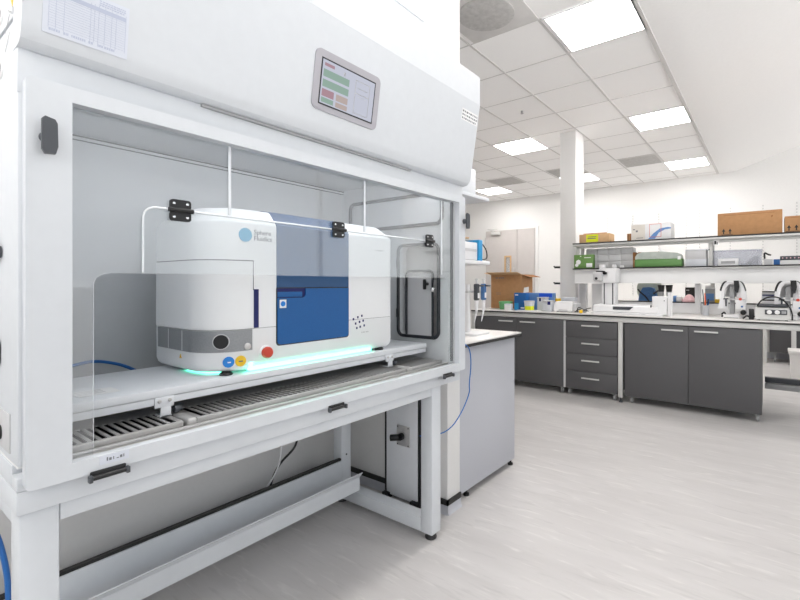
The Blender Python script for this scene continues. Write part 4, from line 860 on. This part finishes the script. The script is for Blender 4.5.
t = thing('cable_tester', 'tangle of black leads with a small yellow plug left of the white analyser', 'cable', (-1.72, 5.0, WZ))
obj('lead', G().tube([(-1.79, 4.99, WZ + 0.008), (-1.74, 4.98, WZ + 0.05), (-1.70, 5.0, WZ + 0.015), (-1.66, 4.99, WZ + 0.05), (-1.62, 5.02, WZ + 0.058)], 0.005, 8, smooth=2), 'black', t); obj('lead', G().tube([(-1.78, 5.03, WZ + 0.005), (-1.76, 5.0, WZ + 0.07), (-1.71, 5.03, WZ + 0.04), (-1.65, 5.03, WZ + 0.02)], 0.005, 8, smooth=2), 'black', t); obj('plug', G().box(-1.735, -1.70, 4.965, 4.99, WZ, WZ + 0.035, 0.006), 'yellow', t)
tag(obj('power_brick', G().box(-1.83, -1.70, 5.06, 5.12, WZ, WZ + 0.03, 0.006), 'greyp'), 'dark grey power brick beside the white printer', 'power brick')

# tall white analyser
an = thing('bench_analyser', 'tall white analyser with a side head and low wide base on the long bench', 'lab instrument', (-1.25, 5.1, WZ))
obj('base', G().prism([(4.99, WZ + 0.006), (4.97, WZ + 0.03), (4.985, WZ + 0.085), (5.01, WZ + 0.10), (5.28, WZ + 0.10), (5.28, WZ + 0.006)], 'x', -1.58, -0.93), 'whitep', an)
obj('base_plate', G().box(-1.60, -0.88, 4.96, 5.29, WZ, WZ + 0.02, 0.004), 'whitep', an)
obj('dark_panel', G().prism([(-1.37, WZ + 0.052), (-1.20, WZ + 0.052), (-1.165, WZ + 0.086), (-1.37, WZ + 0.086)], 'y', 4.972, 4.99), 'charcoal', an)
obj('post', G().box(-1.53, -1.385, 5.12, 5.24, WZ + 0.10, 1.25, 0.006), 'whitep', an)
for gx in (-1.503, -1.412): obj('post_groove', G().box(gx - 0.006, gx + 0.006, 5.117, 5.123, WZ + 0.10, 1.25), 'charcoal', an)
obj('head', G().box(-1.555, -1.37, 5.08, 5.27, 1.25, 1.416, 0.012), 'whitep', an)
sd = obj('side_head', G().box(-1.60, -1.50, 5.02, 5.10, 1.268, 1.375, 0.02, 3), 'lgreyp', an); obj('lens', G().cyl((-1.56, 5.021, 1.30), (-1.56, 5.012, 1.30), 0.015), 'black', sd); obj('arm', G().box(-1.57, -1.48, 5.03, 5.09, 1.368, 1.385, 0.006).box(-1.50, -1.46, 5.05, 5.08, 1.345, 1.37, 0.004), 'black', sd)
obj('right_block', G().box(-0.985, -0.845, 4.99, 5.15, WZ + 0.01, 1.112, 0.006), 'whitep', an); obj('button', G().cyl((-0.87, 4.991, 1.07), (-0.87, 4.986, 1.07), 0.005), 'black', an)
obj('groove', G().box(-1.0, -0.99, 4.985, 5.0, WZ + 0.05, WZ + 0.11), 'black', an)
obj('side_column', G().box(-0.84, -0.805, 4.985, 5.05, WZ, 1.150, 0.005), 'whitep', an)
obj('side_gap', G().box(-0.845, -0.8405, 4.99, 5.04, WZ + 0.05, 1.10), 'greyp', an)
obj('name_print', G().box(-1.08, -1.04, 4.958, 4.9605, WZ + 0.008, WZ + 0.014), 'lgreyp', an)

# ledge items
t = thing('lab_seat', 'rounded sage grey seat back with a blue bag strapped to it behind the bench', 'chair', (-1.2, 6.05, 0))
obj('backrest', G().prism(rrect(-1.36, -1.07, 1.06, 1.28, 0.085), 'y', 6.0, 6.05), 'sage', t)
obj('bag', G().prism([(-1.33, 0.98), (-1.10, 0.98), (-1.12, 1.10), (-1.15, 1.185), (-1.20, 1.20), (-1.27, 1.195), (-1.305, 1.13)], 'y', 5.90, 5.995), 'denim', t)
obj('strap', G().tube([(-1.33, 5.93, 1.17), (-1.30, 5.895, 1.14), (-1.24, 5.892, 1.09), (-1.19, 5.892, 1.02)], 0.009, 6).tube([(-1.08, 5.93, 1.17), (-1.12, 5.895, 1.14), (-1.15, 5.893, 1.12)], 0.011, 6), 'black', t)
obj('seat', G().box(-1.40, -1.02, 6.06, 6.44, 0.66, 0.72, 0.02), 'sage', t)
obj('stem', G().cyl((-1.21, 6.25, 0.05), (-1.21, 6.25, 0.66), 0.025).box(-1.24, -1.18, 6.02, 6.08, 0.70, 1.08, 0.006), 'black', t)
obj('base', G().cyl((-1.21, 6.25, 0.0), (-1.21, 6.25, 0.05), 0.24, 0.05), 'black', t)
t = thing('towel_pack', 'white pack with a blue end on the ledge right of the analyser', 'pack', (-0.86, 5.7, 1.037)); obj('pack', G().box(-0.868, -0.812, 5.66, 5.76, 1.037, 1.10, 0.01), 'label', t); obj('blue_end', G().box(-0.897, -0.869, 5.658, 5.762, 1.037, 1.105, 0.006), 'bblue2', t)
g = G(); g.lathe((-0.74, 5.70, 1.037), [(0.06, 0), (0.065, 0.02), (0.05, 0.05), (0.03, 0.075), (0.01, 0.085)], 11); g.lathe((-0.765, 5.68, 1.037), [(0.045, 0), (0.04, 0.03), (0.02, 0.05)], 9)
tag(obj('plastic_bag', g, 'pink', sharp=5), 'crumpled pale pink plastic bag on the ledge', 'bag')
t = thing('dark_picture', 'small dark framed panel above the pink bag on the ledge', 'panel', (-0.73, 5.78, 1.037)); obj('panel', G().box(-0.79, -0.69, 5.775, 5.795, 1.037, 1.20, 0.002), 'edge', t); obj('white_mark', G().box(-0.78, -0.75, 5.7738, 5.7752, 1.165, 1.172), 'label', t)
for i, (x, l) in enumerate(((-1.03, 'left dark cone-shaped bottle top under the shelf panel'), (-0.947, 'right dark cone-shaped bottle top under the shelf panel'))):
    t = thing('spray_bottle', l, 'bottle', (x, 5.72, 1.037), 'dark-topped bottles on the ledge'); obj('bottle', G().lathe((x, 5.72, 1.037), [(0.022, 0), (0.026, 0.06), (0.03, 0.11)], 16), 'lgreyp', t); obj('cap', G().lathe((x, 5.72, 1.037), [(0.028, 0.111), (0.039, 0.19)], 16), 'edge', t)
# pen pot
pc = thing('pen_pot', 'wire pot of pens and orange-handled tools beside the white post', 'pen pot', (-0.55, 5.40, WZ)); obj('pot', G().lathe((-0.55, 5.40, WZ), [(0.028, 0), (0.034, 0.105), (0.031, 0.105), (0.026, 0.01)], 16), 'frost', pc)
for i, (dx, dy, h, m_) in enumerate(((-0.015, 0, 0.27, 'charcoal'), (0.0, -0.012, 0.20, 'orange'), (0.012, 0.004, 0.17, 'edge'), (-0.005, 0.014, 0.23, 'orange'), (0.016, -0.008, 0.15, 'bblue'))):
    obj('pen', G().cyl((-0.55 + dx * .5, 5.40 + dy * .5, WZ + 0.012), (-0.55 + dx * 1.9, 5.40 + dy * 1.9, WZ + h), 0.0055, 0.005, 8), m_, pc, label='orange handled tool' if m_ == 'orange' else None)
t = thing('digital_timer', 'grey handset with a pale blue display on the ledge behind the pens', 'meter', (-0.54, 5.7, 1.037)); obj('housing', G().box(-0.585, -0.49, 5.68, 5.73, 1.037, 1.20, 0.008), 'greyp', t); obj('display', G().box(-0.575, -0.50, 5.678, 5.681, 1.06, 1.135), 'bblue2', t); obj('top_cap', G().box(-0.583, -0.492, 5.676, 5.734, 1.185, 1.225, 0.006), 'label', t)
tag(obj('yellow_box', G().box(-0.49, -0.405, 5.66, 5.74, 1.037, 1.075, 0.003), 'yellow'), 'small flat yellow box on the ledge left of the first microscope', 'box')

# microscopes
def microscope(ox, label):
    y = 5.25; t = thing('microscope', label, 'microscope', (ox, y, WZ), 'white inverted microscopes on the bench')
    bs = obj('base', G().prism([(ox - 0.075, y - 0.11), (ox + 0.05, y - 0.11), (ox + 0.075, y - 0.04), (ox + 0.075, y + 0.16), (ox - 0.075, y + 0.16)], 'z', WZ + 0.004, WZ + 0.034), 'whitep', t)
    obj('foot', G().box(ox - 0.07, ox + 0.045, y - 0.10, y + 0.15, WZ, WZ + 0.005), 'black', bs)
    obj('pillar', G().box(ox - 0.028, ox + 0.012, y - 0.02, y + 0.06, WZ + 0.034, WZ + 0.30, 0.005), 'greyp', t)
    for s in (-1, 1):
        arc_o = [(ox + s * (0.052 + 0.058 * math.cos(math.radians(a))), WZ + 0.19 + 0.165 * math.sin(math.radians(a))) for a in range(-35, 91, 12)]
        arc_i = [(ox + s * (0.03 + 0.04 * math.cos(math.radians(a))), WZ + 0.19 + 0.13 * math.sin(math.radians(a))) for a in range(85, -36, -12)]
        am = obj('arm', G().prism(arc_o + arc_i, 'y', y - 0.05, y + 0.05), 'whitep', t)
        ed = [p for p in arc_o if p[1] > WZ + 0.24]
        obj('grip', G().prism([(p[0] + s * 0.005, p[1] + 0.003) for p in ed] + [(p[0] - s * 0.010, p[1] - 0.004) for p in ed[::-1]] if s < 0 else [(p[0] + 0.002, p[1] + 0.001) for p in ed] + [(p[0] - 0.005, p[1] - 0.002) for p in ed[::-1]], 'y', y - 0.052, y + 0.052), 'black' if s < 0 else 'charcoal', am)
    obj('upper_body', G().prism([(ox - 0.07, WZ + 0.20), (ox + 0.07, WZ + 0.20), (ox + 0.05, WZ + 0.325), (ox - 0.05, WZ + 0.325)], 'y', y + 0.062, y + 0.10), 'lgreyp', t)
    obj('head_cap', G().box(ox - 0.062, ox + 0.062, y - 0.045, y + 0.045, WZ + 0.325, WZ + 0.352, 0.006), 'whitep', t)
    obj('eyepiece', G().prism([(ox + 0.008, WZ + 0.36), (ox + 0.05, WZ + 0.36), (ox + 0.055, WZ + 0.30), (ox + 0.045, WZ + 0.245), (ox + 0.028, WZ + 0.24), (ox + 0.016, WZ + 0.27)], 'y', y - 0.085, y - 0.05), 'black', t)
    obj('stage', G().box(ox - 0.08, ox + 0.10, y - 0.065, y + 0.065, WZ + 0.172, WZ + 0.184, 0.002), 'lgreyp', t)
    obj('stage_clip', G().box(ox - 0.062, ox - 0.048, y - 0.07, y - 0.065, WZ + 0.11, WZ + 0.186).box(ox - 0.075, ox - 0.035, y - 0.072, y - 0.06, WZ + 0.178, WZ + 0.19), 'charcoal', t)
    obj('side_plate', G().prism([(ox - 0.125, WZ + 0.085), (ox - 0.035, WZ + 0.085), (ox - 0.045, WZ + 0.172), (ox - 0.105, WZ + 0.172)], 'y', y - 0.06, y + 0.03), 'whitep', t)
    obj('front_plate', G().prism([(ox + 0.02, WZ + 0.085), (ox + 0.105, WZ + 0.085), (ox + 0.092, WZ + 0.172), (ox + 0.028, WZ + 0.172)], 'y', y - 0.075, y + 0.03), 'whitep', t)
    obj('side_wall', G().box(ox + 0.03, ox + 0.075, y - 0.04, y + 0.05, WZ + 0.184, WZ + 0.30, 0.01), 'whitep', t)
    obj('red_dial', G().cyl((ox + 0.062, y - 0.078, WZ + 0.182), (ox + 0.062, y - 0.066, WZ + 0.182), 0.013), 'red', t)
    obj('emblem', G().cyl((ox + 0.075, y - 0.0765, WZ + 0.11), (ox + 0.075, y - 0.0745, WZ + 0.11), 0.009), 'bblue', t)
    obj('focus_knob', G().cyl((ox + 0.085, y - 0.03, WZ + 0.052), (ox + 0.085, y - 0.07, WZ + 0.052), 0.026, 0.022).cyl((ox + 0.085, y - 0.07, WZ + 0.052), (ox + 0.085, y - 0.09, WZ + 0.052), 0.012), 'black', t)
    obj('cable_grip', G().tube([(ox - 0.09, y - 0.07, WZ + 0.01), (ox - 0.055, y - 0.09, WZ + 0.03), (ox - 0.07, y - 0.08, WZ + 0.055), (ox - 0.09, y - 0.06, WZ + 0.03)], 0.008, 8, smooth=2), 'black', t)
    return t
m1 = microscope(-0.30, 'white microscope with black arm grips left of the grey dial device')
m2 = copy_tree(m1); m2.location.x = 0.135; m2.location.y = 5.27; m2['label'] = 'white microscope with black arm grips behind the grey dial device at the right edge'
# plate on the bench between microscopes, and dial device
t = thing('hot_plate', 'light grey bench device with two white dials and a black handle cord', 'lab device', (0.01, 5.05, WZ))
obj('housing', G().prism([(4.97, WZ + 0.008), (4.975, WZ + 0.06), (4.985, WZ + 0.115), (5.12, WZ + 0.125), (5.135, WZ + 0.008)], 'x', -0.115, 0.135), 'alu', t)
obj('control_strip', G().box(-0.045, 0.115, 4.968, 4.98, WZ + 0.055, WZ + 0.098, 0.003), 'charcoal', t)
for x in (-0.012, 0.045): obj('dial', G().lathe((x, 4.968, WZ + 0.076), [(0.019, 0), (0.018, -0.012), (0.012, -0.015)], 18, 'y'), 'label', t)
obj('display', G().box(0.075, 0.108, 4.966, 4.969, WZ + 0.066, WZ + 0.088), 'greyp', t)
obj('top_plate', G().box(-0.105, 0.125, 4.99, 5.13, WZ + 0.125, WZ + 0.145, 0.004), 'charcoal', t)
obj('handle_cord', G().tube([(-0.10, 4.985, WZ + 0.13), (-0.07, 4.99, WZ + 0.185), (-0.01, 5.0, WZ + 0.215), (0.06, 5.0, WZ + 0.21), (0.12, 4.99, WZ + 0.15), (0.15, 4.97, WZ + 0.08), (0.15, 4.965, WZ + 0.01)], 0.006, 8, smooth=2), 'black', t)
for x in (-0.09, 0.11): obj('foot', G().cyl((x, 5.0, WZ), (x, 5.0, WZ + 0.01), 0.012), 'black', t)
t = thing('adapter_cluster', 'cluster of black plugs and leads between microscope and dial device', 'cable', (-0.17, 5.05, WZ)); obj('lead', G().tube([(-0.21, 5.02, WZ + 0.008), (-0.18, 5.0, WZ + 0.04), (-0.15, 5.03, WZ + 0.015), (-0.125, 5.0, WZ + 0.03)], 0.008, 8, smooth=2), 'black', t); obj('plug', G().box(-0.165, -0.125, 5.0, 5.04, WZ, WZ + 0.10, 0.006), 'black', t)
for i, (z0, z1, m_, l) in enumerate(((1.037, 1.085, 'label', 'bottom white box file on the ledge left of the right microscope'), (1.085, 1.135, 'paper', 'middle pale box file on the ledge left of the right microscope'), (1.135, 1.17, 'label', 'top white box file with dark spine on the ledge left of the right microscope'))):
    t = thing('box_file', l, 'box file', (0.0, 5.7, z0), 'stacked box files on the ledge'); obj('case', G().box(-0.075, 0.10, 5.64, 5.78, z0, z1, 0.003), m_, t); obj('dark_band', G().box(-0.073, 0.098, 5.6388, 5.6402, z1 - 0.016, z1 - 0.003), 'inavy' if i == 1 else 'edge', t)
for i, (x, z) in enumerate(((-2.235, 1.455), (-2.235, 1.245))):
    tag(obj('wall_hook', G().box(x - 0.055, x + 0.0445, 5.61, 5.65, z - 0.013, z + 0.013, 0.004).cyl((x - 0.045, 5.61, z), (x - 0.045, 5.58, z + 0.01), 0.009), 'black'), ('upper' if i == 0 else 'lower') + ' black hook on the left side of the square column', 'hook', 'black hooks on the column')

# ------------------------------------------------------------------ far side
fb = thing('far_bench', 'second lab bench against the back wall, seen under the long bench', 'lab bench', (0.6, 9.0, 0))
obj('worktop', G().box(-2.4, 3.0, 8.62, 9.22, 0.885, 0.913, 0.001), 'top', fb)
for x in (-2.3, -0.08, 0.28, 2.4): obj('leg', G().box(x - 0.03, x + 0.03, 8.65, 8.70, 0.0, 0.885, 0.003), 'alu', fb)
t = thing('base_cabinet', 'dark grey cabinet under the far bench seen through the gap at right', 'cabinet', (0.8, 8.9, 0)); obj('carcass', G().box(-0.02, 1.15, 8.80, 9.2, 0.16, 0.83, 0.002), 'cab', t); obj('door', G().box(-0.02, 0.56, 8.78, 8.799, 0.16, 0.83, 0.002), 'cab', t); obj('door', G().box(0.565, 1.15, 8.78, 8.799, 0.16, 0.83, 0.002), 'cab', t)
for x in (0.05, 1.08): obj('castor', G().cyl((x - 0.01, 8.9, 0.04), (x + 0.01, 8.9, 0.04), 0.04).box(x - 0.02, x + 0.02, 8.88, 8.92, 0.07, 0.16), 'greyp', t)
t = thing('waste_bin', 'pale plastic bin with overhanging lid on the floor beyond the bench', 'bin', (0.35, 7.4, 0)); obj('bin_body', G().loft([[(0.21, 7.28, 0), (0.50, 7.28, 0), (0.50, 7.55, 0), (0.21, 7.55, 0)], [(0.195, 7.26, 0.34), (0.52, 7.26, 0.34), (0.52, 7.57, 0.34), (0.195, 7.57, 0.34)]]), 'top', t); obj('bin_lid', G().box(0.18, 0.53, 7.245, 7.585, 0.34, 0.385, 0.008), 'top', t)

# ------------------------------------------------------------------ light and camera
w = bpy.data.worlds.new('World'); sc.world = w; w.use_nodes = True
bg = w.node_tree.nodes['Background']; bg.inputs['Strength'].default_value = 0.85
nt = w.node_tree; tc = nt.nodes.new('ShaderNodeTexCoord'); sx = nt.nodes.new('ShaderNodeSeparateXYZ'); cr = nt.nodes.new('ShaderNodeValToRGB'); mr = nt.nodes.new('ShaderNodeMapRange')
mr.inputs['From Min'].default_value = -1; mr.inputs['From Max'].default_value = 1
nt.links.new(tc.outputs['Generated'], sx.inputs[0]); nt.links.new(sx.outputs['Z'], mr.inputs['Value']); nt.links.new(mr.outputs[0], cr.inputs['Fac']); nt.links.new(cr.outputs['Color'], bg.inputs['Color'])
el = cr.color_ramp.elements; el[0].position = 0.47; el[0].color = (3.5, 3.45, 3.4, 1); el[1].position = 0.505; el[1].color = (1.0, 1.04, 1.08, 1)  # brighter below the horizon, added to lift the ceiling

cam = bpy.data.cameras.new('Camera'); co = bpy.data.objects.new('Camera', cam); COL.objects.link(co)
co.location = (0, 0, 1.25); co.rotation_euler = (PI / 2, 0, math.atan2(329, 449))
cam.sensor_width = 36; cam.lens = 449 / 800 * 36; cam.shift_x = (400 - 442) / 800; cam.shift_y = (283 - 300) / 800
cam.clip_start = 0.02
sc.camera = co
sc.view_settings.view_transform = 'Standard'; sc.view_settings.look = 'None'; sc.view_settings.gamma = 1.0
sc.view_settings.use_curve_mapping = False
sc.view_settings.exposure = 0.68
sc.cycles.use_denoising = True
sc.cycles.max_bounces = 10; sc.cycles.diffuse_bounces = 6; sc.cycles.transparent_max_bounces = 16; sc.cycles.glossy_bounces = 4
sc.cycles.caustics_reflective = False; sc.cycles.caustics_refractive = False
